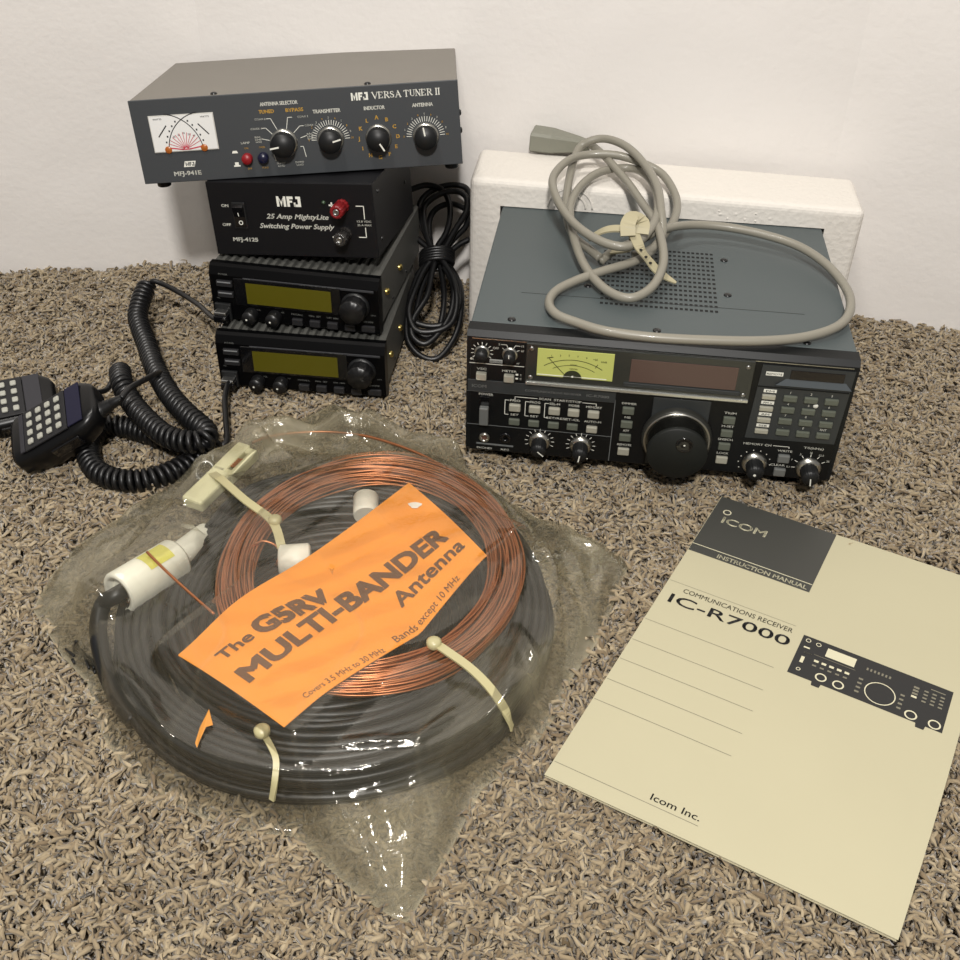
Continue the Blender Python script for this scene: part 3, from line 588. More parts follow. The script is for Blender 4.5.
# ------------------------------------------------------------------ manual
def manual():
    W, L = 203, 304.5
    t = thing('instruction_manual', 'cream instruction manual booklet with dark corner block and receiver picture on the cover', 'booklet', (.0416, .3898, .0008), (0, 0, -.5058))
    pap = mat('cover_paper', (184, 178, 150), .6, spec=.25, var=.05, vscale=9)
    pg = mat('page_paper', (206, 198, 168), .7)
    def zc(x, y):                          # gentle waviness of an old booklet
        z = 4.2+1.4*math.sin(y/70+.5)*(x/W)+1.6*math.sin(x/W*math.pi)*.6
        z += 3.0*max(0, (y-250)/54)*max(0, (x-90)/113)+1.2*max(0, (30-y)/30)*(x/W)
        return z
    def sheet(mt, z0, dx, dy, name, parent, nx=16, ny=24):
        m = P(mt); vs = []; fs = []
        def edge_r(y): return W+dx+(2.5*math.sin(y/L*math.pi))
        for lay in (0, -.25):
            for j in range(ny+1):
                for i in range(nx+1):
                    yy = dy+(L-2*dy)*j/ny; xx = edge_r(yy)*i/nx; vs.append((xx, yy+.0, z0+zc(xx, yy)*(1 if z0 > -.6 else .8)+lay))
        n = (nx+1)*(ny+1)
        for j in range(ny):
            for i in range(nx):
                q = j*(nx+1)+i; f = [q, q+1, q+nx+2, q+nx+1]; fs += [f, [n+v for v in f[::-1]]]
        m.add(vs, fs, True); fs = []
        for j in range(ny): q = j*(nx+1); fs += [[q, q+nx+1, n+q+nx+1, n+q], [q+nx, n+q+nx, n+q+2*nx+1, q+2*nx+1]]
        for i in range(nx): q = ny*(nx+1)+i; fs += [[i, n+i, n+i+1, i+1], [q, q+1, n+q+1, n+q]]
        return m.add(vs, fs).build(name, parent)
    for z0, dx, dy in ((-2.6, -1.5, 1.2), (-1.8, -.6, .8), (-1.0, -.9, 1.0)): sheet(pg, z0, dx, dy, 'page_leaves', t)
    cv = sheet(pap, 0, 0, 0, 'front_cover', t)
    lift = .12
    def onp(x, y, e=0): return (x, y, zc(x, y)+lift+e)
    def patch(m, x0, x1, y0, y1, e=0, nx=12, ny=10):
        vs = [onp(x0+(x1-x0)*i/nx, y0+(y1-y0)*j/ny, e) for j in range(ny+1) for i in range(nx+1)]
        return m.add(vs, [[j*(nx+1)+i, j*(nx+1)+i+1, (j+1)*(nx+1)+i+1, (j+1)*(nx+1)+i] for j in range(ny) for i in range(nx)], True)
    dk = mat('print_charcoal', (62, 62, 58), .5); dk2 = mat('print_black', (34, 34, 34), .5); gl = mat('print_grey', (120, 116, 100), .6); lt = mat('print_light', (205, 200, 172), .55)
    patch(P(dk), 0.3, 90.2, 231.6, L-.2).build('cover_block', cv)
    def w(m, st, x, y, h, wd, al='l', bold=.02, e=.12): return m.text(st, x, y, h, 0, w=wd, al=al, bold=bold, fn=lambda a, b: onp(a, b, e))
    def ln(m, x0, x1, y, th, e=.0, n=10):
        for i in range(n):
            a, b = x0+(x1-x0)*i/n, x0+(x1-x0)*(i+1)/n; m.add([onp(a, y-th/2, e), onp(b, y-th/2, e), onp(b, y+th/2, e), onp(a, y+th/2, e)], [[0, 1, 2, 3]])
        return m
    q = P(lt)
    w(q, 'ICOM', 10.5, 273.4, 8, 34, bold=.025); 
    for r0, r1 in ((2.3, 3.2),):
        for k in range(20):
            a0, a1 = k*2*math.pi/20, (k+1)*2*math.pi/20
            q.add([onp(10.7+r*math.cos(a), 287+r*math.sin(a), .12) for r, a in ((r0, a0), (r1, a0), (r1, a1), (r0, a1))], [[0, 1, 2, 3]])
    ln(q, .5, 90, 240.4, .7, .12); w(q, 'INSTRUCTION MANUAL', 21.5, 233.4, 4.4, 66, bold=.03); q.build('cover_block_lettering', cv)
    g = P(gl); ln(g, 1, 92, 194.2, .35)
    for y in (149.4, 127.2, 107.2, 86.8, 67.4): ln(g, .8, 90.4, y, .4)
    ln(g, .8, 90.4, 11.6, .4); w(g, 'COMMUNICATIONS RECEIVER', 13.5, 186.2, 4.6, 78, bold=.01); g.build('cover_rules', cv)
    b = P(dk2); w(b, 'IC-R7000', 7.6, 172.6, 9.6, 85, bold=.02); w(b, 'Icom Inc.', 60.2, 14.6, 5, 29.5, bold=.01); b.build('cover_lettering', cv)
    # printed picture of the receiver
    pic = patch(P(dk2), 99, 196, 150.4, 189, .0).build('cover_picture', cv)
    d2 = P(dk2); d2.m(dk2)
    for x0, x1 in ((115, 121), (180, 186)): d2.add([onp(x0, 150.5), onp(x1, 150.5), onp(x1-.5, 147), onp(x0+.5, 147)], [[3, 2, 1, 0]])
    d2.build('picture_feet', pic)
    p2 = P(lt)
    def rc(x0, x1, y0, y1): p2.add([onp(x0, y0, .15), onp(x1, y0, .15), onp(x1, y1, .15), onp(x0, y1, .15)], [[0, 1, 2, 3]])
    def rg(cx, cy, r0, r1, n=24):
        for k in range(n):
            a0, a1 = k*2*math.pi/n, (k+1)*2*math.pi/n
            p2.add([onp(cx+r*math.cos(a), cy+r*math.sin(a), .15) for r, a in ((r0, a0), (r1, a0), (r1, a1), (r0, a1))], [[0, 1, 2, 3]])
    rc(116.5, 135.5, 176.5, 184.8); rg(155.5, 162.5, 9, 9.7); rg(119.3, 156.5, 2.7, 3.7); rg(130.6, 156, 2.7, 3.7); rg(176.2, 155, 2.9, 3.9); rg(190.6, 154.8, 2.9, 3.9)
    rg(103.2, 185, 1.3, 1.8, 12); rg(110.2, 184.6, 1.3, 1.8, 12); rg(104.5, 156.5, 1, 1.5, 12)
    rc(102, 106, 177.4, 178.8); rc(103.2, 105.4, 163, 169)
    for i in range(5): rc(111.4+i*5, 114.4+i*5, 168, 170); p2.m(gl); rc(111.4+i*5, 114+i*5, 163.8, 165.2); p2.m(lt)
    for i in range(4): rc(173, 176.4, 171.4+i*2.9-.8, 173.2+i*2.9-.8); p2.m(gl)
    for i in range(3):
        for j in range(4): rc(179.6+i*5, 182.2+i*5, 169.8+j*3.2, 171.2+j*3.2)
    for j in range(4): rc(140.6, 143.4, 156+j*4, 157.6+j*4); rc(167, 169.6, 156+j*4, 157.6+j*4)
    rc(183, 192, 183.4, 184.2); rc(110, 137, 174.2, 174.6)
    for i in range(7): rc(143+i*2.4, 144.2+i*2.4, 178.6, 181)
    p2.text('ICOM', 106, 172.6, 1.4, 0, w=5, fn=lambda a, b: onp(a, b, .15)); p2.build('picture_details', pic)
    return t

# ------------------------------------------------------------------ cords
def coil_path(center, R=7.1, pitch=5.4, lead=0, ph=0):
    c = spline(center, 1.0); d = np.r_[0, np.cumsum(np.linalg.norm(np.diff(c, axis=0), axis=1))]
    L = d[-1]; s = np.arange(0, L, pitch/14); C = np.c_[[np.interp(s, d, c[:, k]) for k in range(3)]].T
    T = np.gradient(C, axis=0); T /= np.linalg.norm(T, axis=1)[:, None]
    a = np.cross([0, 0, 1.], T[0]); a /= np.linalg.norm(a); out = []
    for i in range(len(C)):
        a = a-T[i]*(a@T[i]); a /= np.linalg.norm(a); b = np.cross(T[i], a); th = 2*math.pi*s[i]/pitch+ph
        out.append(C[i]+R*(math.cos(th)*a+math.sin(th)*b))
    return np.array(out)
def pts(lst, z0=0): return [U(*p[:2], (p[2]+z0)*.001)*1000 for p in lst]

def coiled_cord_upper():
    ctr = pts([(147, 287, 42), (142, 298, 38), (138, 318, 32), (147, 345, 30), (156, 370, 32), (170, 395, 33), (188, 415, 32), (206, 431, 31), (204, 440, 31), (188, 442, 31), (165, 435, 31), (145, 418, 31), (130, 400, 30), (122, 383, 34), (120, 371, 30)])
    st = pts([(226, 319, 66), (214, 318, 60), (200, 306, 50), (185, 296, 46), (165, 285, 48), (152, 281, 50)])
    hx = coil_path(ctr)
    en = [hx[-1]]+pts([(113, 380, 22), (106, 390, 18), (92, 393, 22), (70, 396, 24), (48, 401, 22), (36, 402, 20)])
    m = P(BLKR); m.tube(spline(st+[hx[0]], 2), 2.4, 8); m.tube(hx, 2.4, 7); m.tube(spline(en, 2), 2.4, 8)
    return tag(m.build('coiled_cord'), 'black coiled microphone cord running up to the upper mobile radio', 'cord', 'coiled microphone cords')
def coiled_cord_lower(relief):
    ctr = pts([(160, 379, 26), (168, 392, 20), (178, 405, 14), (190, 418, 10), (197, 430, 9.5), (190, 440, 9.5), (170, 441, 9.5), (148, 434, 9.5), (126, 427, 9.5), (106, 427, 9.5), (93, 438, 9.5), (88, 453, 9.5), (94, 468, 9.5), (108, 477, 9.5), (130, 481, 9.5), (155, 478, 9.5), (180, 468, 9.5), (200, 456, 9.5), (214, 444, 9.5)])
    h = coil_path(ctr); m = P(BLKR)
    m.tube(spline([relief]+pts([(130, 388, 60), (148, 378, 54), (159, 373, 42)])+[h[0]], 2), 2.4, 8); m.tube(h, 2.4, 7)
    m.tube(spline([h[-1]]+pts([(222, 446, 8), (227, 440, 9), (226, 420, 12), (225, 400, 16), (227, 388, 16), (229, 383, 15)]), 2), 2.6, 8)
    return tag(m.build('coiled_cord'), 'black coiled microphone cord looping on the carpet to the lower mobile radio', 'cord', 'coiled microphone cords')

def microphone(origin, A, B, label, front=True):
    A = np.array(A, float); A /= np.linalg.norm(A); B = np.array(B, float); B -= A*(A@B); B /= np.linalg.norm(B); N = np.cross(A, B)
    t = thing('hand_microphone', label, 'microphone', (0, 0, 0), (0, 0, 0), 'keypad hand microphones')
    t.matrix_world = Matrix(((A[0], B[0], N[0], origin[0]), (A[1], B[1], N[1], origin[1]), (A[2], B[2], N[2], origin[2]), (0, 0, 0, 1)))
    t.rotation_mode = 'QUATERNION'; t.rotation_quaternion = t.matrix_world.to_quaternion()
    body = mat('mic_body', (11, 11, 12), .3, spec=.35)
    # local: x along the length (cord end +), y across, z out of the keypad. body lofted from sections
    secs = [(-34, 22, 22), (-31, 26, 29), (-10, 27, 31), (20, 26, 29), (33, 24, 25), (41, 18, 20), (45, 10, 13)]
    vs = []; fs = []; n = 24
    for x, hw, th in secs:
        for k in range(n):
            a = 2*math.pi*k/n; c, s_ = math.cos(a), math.sin(a); e = .45
            yy = hw*math.copysign(abs(c)**e, c); zz = math.copysign(abs(s_)**e, s_)*th/2; zz = min(zz, th/2)-th/2
            vs.append((x, yy*(.86 if zz < -th*.7 else 1), zz-.4-(max(0, x-36)*.28)))
    for i in range(len(secs)-1):
        for k in range(n): fs.append([i*n+k, i*n+(k+1) % n, (i+1)*n+(k+1) % n, (i+1)*n+k])
    fs += [list(range(n))[::-1], [(len(secs)-1)*n+k for k in range(n)]]
    P(body).add(vs, fs, True).build('shell', t)
    P(mat('mic_plate', (36, 36, 38), .45, spec=.3)).box(-20, 20, -20, 20, -.6, .9, .4).build('keypad_plate', t)
    P(mat('mic_blue', (26, 26, 48), .5, spec=.3) if front else mat('mic_edge', (40, 40, 46), .4)).box(20.6, 34, -19, 20, -.6, .7, .4).build('speaker_panel', t)
    P(mat('mic_edge', (40, 40, 46), .4)).box(-24.5, -20.4, -19.5, 19.5, -.6, 1.1, .4).build('end_strip', t)
    ky = mat('mic_key', (168, 168, 158), .45)
    for i in range(4):
        for j in range(4): P(ky).box(-13.5+i*9-2.5, -13.5+i*9+2.5, -13.5+j*9-2.6, -13.5+j*9+2.6, .5, 2.8, 1.1, 2).build('key', t)
    P(BLKG).box(-2, 24, -27.6, -25, -16, -6, 1).build('talk_button', t)
    P(BLKR).lathe((38, -7, -13), (1, 0, .02), [(6.5, 0), (6.5, 7), (5.2, 8.5), (5.8, 10), (4.6, 11.5), (5.2, 13), (4.1, 14.5), (4.6, 16), (3.4, 21), (2.5, 25)], 16).build('strain_relief', t)
    return t

def seg_strip(m, path, w, th, up=(0, 0, 1)):    # flat strap along a path (mm)
    c = spline(path, 2); T = np.gradient(c, axis=0); T /= np.linalg.norm(T, axis=1)[:, None]; up = np.array(up, float)
    vs = []; fs = []
    for i in range(len(c)):
        s_ = np.cross(T[i], up); s_ /= np.linalg.norm(s_); n_ = np.cross(s_, T[i]); ww = w if np.isscalar(w) else np.interp(i/(len(c)-1), np.linspace(0, 1, len(w)), w)
        for a, b in ((-1, -1), (1, -1), (1, 1), (-1, 1)): vs.append(c[i]+s_*a*ww/2+n_*b*th/2)
    for i in range(len(c)-1):
        for k in range(4): fs.append([i*4+k, i*4+(k+1) % 4, i*4+4+(k+1) % 4, i*4+4+k])
    fs += [[0, 1, 2, 3], [len(vs)-4+k for k in range(4)]]
    return m.add(vs, fs)

# ------------------------------------------------------------------ black cable hank leaning on the wall
def cable_hank():
    p0 = np.array([-.043, .862, .010]); p1 = np.array([-.046, 1.012, .112]); d = p1-p0; n = np.cross([1, 0, 0], d); n /= np.linalg.norm(n)
    def L(lst, off=0): return [UP(x, y, p0+n*(off+q)*.001, n)*1000 for x, y, q in [(p+(0,))[:3] for p in lst]]
    m = P(BLKR)
    loops = [([(433, 262), (433, 251), (421, 222), (420, 203), (433, 190), (452, 185), (467, 189), (469, 205), (460, 222), (450, 238), (441, 253), (440, 264)], 2),
             ([(434, 262), (431, 247), (429, 225), (434, 211), (447, 204), (460, 206), (468, 213), (466, 226), (452, 241), (443, 254), (441, 263)], -3),
             ([(437, 262), (437, 248), (446, 233), (450, 217), (449, 202), (442, 190), (427, 185), (412, 189), (404, 192)], 6),
             ([(436, 262), (430, 250), (419, 240), (411, 232), (404, 226)], 5),
             ([(440, 262), (450, 252), (460, 244), (470, 239)], 5),
             ([(434, 255), (426, 232), (424, 208), (438, 195), (455, 191), (466, 197), (466, 212), (455, 230), (444, 250), (441, 262)], 8),
             ([(436, 256), (428, 262), (418, 275), (410, 299), (410, 318), (427, 326), (446, 323), (459, 306), (459, 284), (449, 268), (440, 260)], 4),
             ([(434, 256), (422, 270), (411, 294), (407, 315), (408, 340), (421, 356), (438, 358), (453, 340), (460, 318), (461, 290), (452, 270), (440, 258)], 0),
             ([(435, 256), (429, 270), (421, 290), (416, 315), (418, 333), (430, 337), (440, 325), (444, 300), (442, 275), (438, 258)], -3),
             ([(437, 256), (432, 272), (427, 296), (414, 318), (412, 335), (424, 344), (438, 334), (451, 312), (453, 286), (444, 266)], 8),
             ([(436, 256), (425, 268), (415, 290), (409, 312), (416, 330), (436, 331), (452, 322), (457, 300), (452, 276), (441, 258)], 10)]
    for lst, off in loops: m.tube(spline(L(lst, off), 3), 2.9, 9)
    o = m.build('power_cable_hank')
    tie = P(BLKR)
    for q in range(5):
        c = L([(437, 255+q*2.6)])[0]; ring = []
        for k in range(25):
            a = 2*math.pi*k/24; ring.append(c+np.array([1, 0, 0])*15*math.cos(a)+n*1000*.011*math.sin(a)+n*1000*.003+np.array(d/np.linalg.norm(d))*1.5*math.cos(a))
        tie.tube(ring, 2.4, 8, closed=True)
    tie.build('binding_turns', o)
    return tag(o, 'black power cable tied in a hank, leaning on the wall left of the foam', 'cable')

# ------------------------------------------------------------------ grey cord on the receiver
def grey_cord():
    g = mat('grey_cord', (136, 132, 120), .4, coat=.15)
    yaw = -.1143; Yd = np.array([-math.sin(yaw), math.cos(yaw)])
    o0 = np.array([-.0122, .6955])
    zt = .1246
    # support: flat on the receiver, then a gentle climb over the foam block
    pb = np.array([*(o0+Yd*.10), zt+.004]); pf = np.array([*(o0+Yd*.2271), .150]); d = pf-pb; n = np.cross([math.cos(yaw), math.sin(yaw), 0], d); n /= np.linalg.norm(n)
    def S(lst, off=0):
        out = []
        for p in lst:
            x, y = p[:2]; q = p[2] if len(p) > 2 else 0
            a = UP(x, y, pb+n*(q+off)*.001, n)
            b = U(x, y, zt+.0042+(q+off)*.001)
            out.append((a if a[2] > b[2] else b)*1000)
        return out
    seq = [(590, 144, 3), (600, 152, 5), (611, 163, 10), (628, 183, 9), (642, 203, 10), (655, 222, 16), (662, 243, 18), (663, 265, 14), (652, 287, 8), (631, 298, 4), (608, 291, 4), (588, 271, 6), (576, 245, 8), (570, 215, 8), (574, 196, 6), (586, 181, 5), (603, 171, 5), (628, 168, 4), (645, 174, 9), (656, 191, 17), (657, 215, 19), (645, 236, 20), (628, 246, 22), (608, 244, 22), (586, 233, 22), (569, 218, 20), (556, 197, 20), (553, 178, 18), (566, 162, 15), (585, 155, 13), (615, 155, 14), (642, 163, 12), (662, 174, 8), (674, 192, 5), (677, 207, 4), (673, 222, 5), (663, 236, 6), (650, 252, 6), (633, 262, 6), (600, 272, 6), (575, 281, 3), (556, 291, 2), (549, 303, 2), (556, 314, 2), (575, 322, 1), (605, 331, 1), (650, 337, 1), (700, 340, 1), (760, 341, 1), (805, 337, 1), (838, 326, 3), (850, 310, 4), (847, 290, 3), (828, 266, 2), (800, 247, 1), (765, 235, 1), (725, 227, 1), (690, 225, 4), (665, 227, 10), (650, 226, 12), (640, 210, 8), (648, 190, 6), (658, 200, 6)]
    seq = seq[:-5]+[(660, 230, 14), (640, 240, 10), (615, 250, 4), (600, 262, 0)]
    m = P(g).tube(spline(S(seq), 3), 3.6, 12)
    m.tube(spline(S([(600, 258, 4), (590, 250, 4), (573, 235, 3), (566, 210, 2), (570, 175, 4), (578, 150, 8), (590, 141, 14), (607, 139, 18), (627, 147, 22), (645, 165, 22), (657, 186, 24), (661, 210, 22), (662, 235, 12), (650, 250, 8), (632, 256, 5)]), 3), 3.6, 12)
    o = m.build('grey_cord'); tag(o, 'grey cord coiled on the receiver top with one long loop', 'cord')
    # plug resting on the foam
    a0, a1 = U(532, 138, .160), U(590, 146, .158); ax = a1-a0; L = np.linalg.norm(ax)*1000; ax /= np.linalg.norm(ax)
    sd = np.cross([0, 0, 1], ax); sd /= np.linalg.norm(sd); up = np.cross(ax, sd)
    pl = MB().m(mat('plug_grey', (126, 126, 114), .45)); vs = []
    for x, w_, h_ in ((0, 12, 10), (1, 13.5, 11.5), (L*.35, 13, 11), (L*.8, 7.5, 7.5), (L, 5, 5)):
        for a, b in ((-1, -.75), (-.8, -1), (.8, -1), (1, -.75), (1, .75), (.8, 1), (-.8, 1), (-1, .75)): vs.append(a0*1000+ax*x+sd*a*w_+up*b*h_*.8)
    fs = [[i*8+k, i*8+(k+1) % 8, i*8+8+(k+1) % 8, i*8+8+k] for i in range(4) for k in range(8)]+[list(range(8))[::-1], [32+k for k in range(8)]]
    pl.add(vs, fs); pl.build('plug', o)
    tm = mat('cream_strap', (172, 164, 134), .5)
    s = P(tm); seg_strip(s, S([(634, 234, 28), (640, 248, 22), (650, 262, 12), (660, 273, 6), (676, 283, 1)]), [9, 9, 8, 8, 2], 1.2, n)
    seg_strip(s, S([(590, 238, 12), (605, 230, 22), (622, 229, 26), (634, 236, 24), (630, 248, 14), (612, 251, 6)]), 9, 1.4, n)
    seg_strip(s, S([(628, 236, 30), (628, 224, 36), (634, 216, 38), (642, 222, 34), (641, 234, 28)]), 12, 2, n)
    for x, y, q in ((641, 250, 22.4), (646, 257, 17.5), (650.5, 263, 13)): s.m(mat('slot_dark', (8, 8, 9))).lathe(S([(x, y, q)])[0], n, [(1.3, 0), (1.3, .3), (0, .3)], 10); s.m(tm)
    st = s.build('holed_strap'); tag(st, 'cream holed plastic strap wrapped round the grey cord coil', 'strap')
    return o
# ------------------------------------------------------------------ bagged wire antenna
BC = np.array([-94., 508.]); CC = np.array([-71., 533.])
def black_coil():
    m = P(mat('coax_black', (20, 21, 23), .42)); path = []
    rings = []
    for lay, z in enumerate((4, 9.5, 15, 20.5, 26, 31)):
        for r in np.arange(92, 141.5-lay*.6, 5.4): rings.append((r+(lay % 2)*1.6, z))
    for r in (60, 66, 72, 78, 85): rings += [(r, 5), (r+2, 10)]
    for i, (r, z) in enumerate(rings):
        ox, oy = random.uniform(-1.6, 1.6), random.uniform(-1.6, 1.6); p1, p2 = random.uniform(0, 6), random.uniform(0, 6)
        if z < 30 and z > 5 and 98 < r < 128: continue           # buried turns
        N = 90; th = np.linspace(0, 2*math.pi, N, endpoint=False)
        rr = r+.9*np.sin(3*th+p1)+.7*np.sin(5*th+p2)
        dent = np.exp(-((th-math.radians(150))/math.radians(17))**2); rr = rr-dent*max(0, r-104)*.62
        m.tube(np.c_[BC[0]+ox+rr*np.cos(th), BC[1]+oy+rr*np.sin(th), z+.8*np.sin(2*th+p2)+0*th], 2.8, 8, closed=True)
    o = m.build('coaxial_cable_coil'); return tag(o, 'thick coil of black coaxial cable lying inside the clear plastic bag', 'cable coil')
def copper_coil():
    cm = mat('copper', (186, 122, 84), .36, metal=.85)
    m = P(cm)
    for lay, z in enumerate((36, 38.6, 41)):
        for k in range(17):
            f = k/16; rx, ry = 79+f*22, 90+f*25; N = 110; th = np.linspace(0, 2*math.pi, N, endpoint=False); p1, p2, p3 = (random.uniform(0, 6) for _ in range(3))
            w = 1.1*np.sin(2*th+p1)+.9*np.sin(3*th+p2)+.6*np.sin(7*th+p3)
            dr = w+(lay-1)*.9
            m.tube(np.c_[CC[0]+(rx+dr)*np.cos(th), CC[1]+(ry+dr)*np.sin(th), z+.8*np.sin(4*th+p3)], .8, 6, closed=True)
    o = m.build('copper_wire_coil'); tag(o, 'coil of bare stranded copper wire on top of the black coil in the bag', 'wire coil')
    P(cm).tube(spline(pts([(252, 443, 20), (268, 437, 25), (295, 433, 28), (330, 432, 28), (370, 437, 30), (415, 452, 32), (450, 470, 34)]), 3), 1.1, 6).build('loose_wire', o)
    P(cm).tube(spline(pts([(147, 552, 57), (165, 570, 56), (190, 593, 52), (214, 614, 49)]), 3), 1.0, 6).build('loose_wire', o)
    P(cm).tube(spline(pts([(252, 547, 40), (262, 541, 44), (275, 545, 42), (280, 553, 40), (276, 565, 34)]), 3), 1.0, 6).build('loose_wire', o); return o
def white_fittings():
    wp = mat('white_pvc', (226, 224, 210), .4); cr = mat('cream_plastic', (206, 202, 164), .45)
    a, b, c = U(118, 594, .041)*1000, U(177, 558, .036)*1000, U(206, 536, .024)*1000
    ax = (b-a)/np.linalg.norm(b-a)
    t = tag(P(wp).cyl(b+(b-c)/np.linalg.norm(b-c)*14, c, 9.5, 24).build('plastic_tube'), 'white plastic tube with a fatter end cap, left side of the bag', 'tube')
    P(wp).lathe(a, b-a, [(11, 6), (11, 0), (13.6, 0), (14.6, 1.5), (14.6, np.linalg.norm(b-a)-2), (13.4, np.linalg.norm(b-a)), (9, np.linalg.norm(b-a))], 32).build('end_cap', t)
    pa = P(mat('yellow_tape', (206, 200, 96), .5)); sd = np.cross(ax, [0, 0, 1.]); sd /= np.linalg.norm(sd); up = np.cross(sd, ax)
    vs = []; Lc = np.linalg.norm(b-a)
    for s_ in (Lc*.42, Lc*.82):
        for k in range(6): th = math.radians(68+k*12); vs.append(a+ax*s_+14.9*(math.cos(th)*(-sd)+math.sin(th)*up))
    pa.add(vs, [[k, k+1, k+7, k+6] for k in range(5)], True).build('yellow_tape', t)
    P(mat('coax_black', (30, 31, 33))).tube(spline([a+ax*5, a-ax*3]+pts([(104, 603, 34), (99, 618, 30), (99, 640, 24), (106, 670, 17), (118, 700, 11), (134, 722, 8)]), 3), 5.5, 10).build('cable_tail', t)
    # end insulator with wire through its slot
    p0, p1 = U(192, 505, .030)*1000, U(249, 449, .034)*1000; ax = (p1-p0)/np.linalg.norm(p1-p0); L = np.linalg.norm(p1-p0)
    sd = np.cross(ax, [0, 0, 1.]); sd /= np.linalg.norm(sd); up = np.cross(sd, ax); M = Matrix(((ax[0], sd[0], up[0], p0[0]), (ax[1], sd[1], up[1], p0[1]), (ax[2], sd[2], up[2], p0[2]), (0, 0, 0, 1)))
    ins = P(cr).box(0, L*.58, -9, 9, -5, 5, 2).box(L*.5, L, -9, 2.5, -5, 5, 1.5).box(L*.5, L-3, 6.5, 10, -5, 5, 1).box(L*.88, L-2, 0, 10, -5, 4, 1).xf(M).build('end_insulator')
    tag(ins, 'cream plastic end insulator with a slot, at the upper left of the bag', 'insulator')
    cw = P(mat('copper', (205, 126, 84)))
    for q in range(5): cw.cyl(tuple(M @ Vector((L*.64+q*2.2, 2, 3))), tuple(M @ Vector((L*.64+q*2.2, 7.5, 4))), 1)
    cw.build('wire_wrap', ins)
    eb = P(STEEL); c0 = U(205, 471, .024)*1000; up2 = np.cross([.9, .5, 0], [0, 0, 1.])
    ring = [c0+7*(math.cos(q)*np.array([.9, .3, .2])+math.sin(q)*np.array([-.2, .5, .85])) for q in np.linspace(0, 2*math.pi, 24, endpoint=False)]
    eb.tube(ring, 1.8, 8, closed=True); eb.cyl(c0+np.array([6, 2, 1]), c0+np.array([24, 0, 2]), 1.8, 10); tag(eb.build('eye_bolt'), 'small steel eye bolt beside the cream end insulator', 'bolt')
    p = U(279, 562, .036)*1000; q = U(311, 560, .036)*1000
    s1 = P(wp).lathe(p, q-p, [(9, 0), (11.6, 1.5), (11.6, np.linalg.norm(q-p)-1.5), (10, np.linalg.norm(q-p)), (0, np.linalg.norm(q-p))], 28).build('tube_insulator')
    tag(s1, 'short white tube insulator beside the upper edge of the orange card', 'insulator', 'short white insulators in the bag')
    p = U(366, 516, .034)*1000; q = U(366, 498, .036)*1000
    s2 = P(wp).lathe(p, q-p, [(8.5, 0), (9.2, 1.5), (9.2, np.linalg.norm(q-p)), (7, np.linalg.norm(q-p)+1), (0, np.linalg.norm(q-p)+1)], 28).build('tube_insulator')
    tag(s2, 'short white insulator behind the top end of the orange card', 'insulator', 'short white insulators in the bag')
def cable_ties():
    tm = mat('nylon_tie', (182, 174, 132), .35, spec=.6)
    def tie(path, head, label, w=5):
        m = P(tm); seg_strip(m, pts(path), w, 1.4); h = U(*head[:2], head[2]*.001)*1000
        o = m.build('cable_tie'); P(tm).lathe(h-np.array([0, 0, 3]), (0, 0, 1), [(3.4, 0), (4.6, 1.5), (4.6, 4.5), (3, 6), (0, 6)], 14).build('tie_head', o)
        return tag(o, label, 'cable tie', 'nylon cable ties in the bag')
    tie([(210, 472, 34), (222, 480, 43), (245, 500, 48), (268, 517, 49), (276, 528, 48), (281, 545, 44), (283, 556, 34)], (275, 520, 50), 'pale nylon cable tie running from the end insulator over the copper coil', 6)
    tie([(434, 643, 50), (445, 650, 52), (470, 668, 49), (490, 688, 45), (505, 710, 38), (512, 728, 24)], (434, 643, 52), 'pale nylon cable tie at the lower right of the copper coil', 5.5)
    tie([(262, 732, 44), (270, 745, 43), (276, 760, 41), (275, 780, 36), (272, 800, 24)], (262, 731, 46), 'pale nylon cable tie just below the bottom corner of the orange card', 3.5)
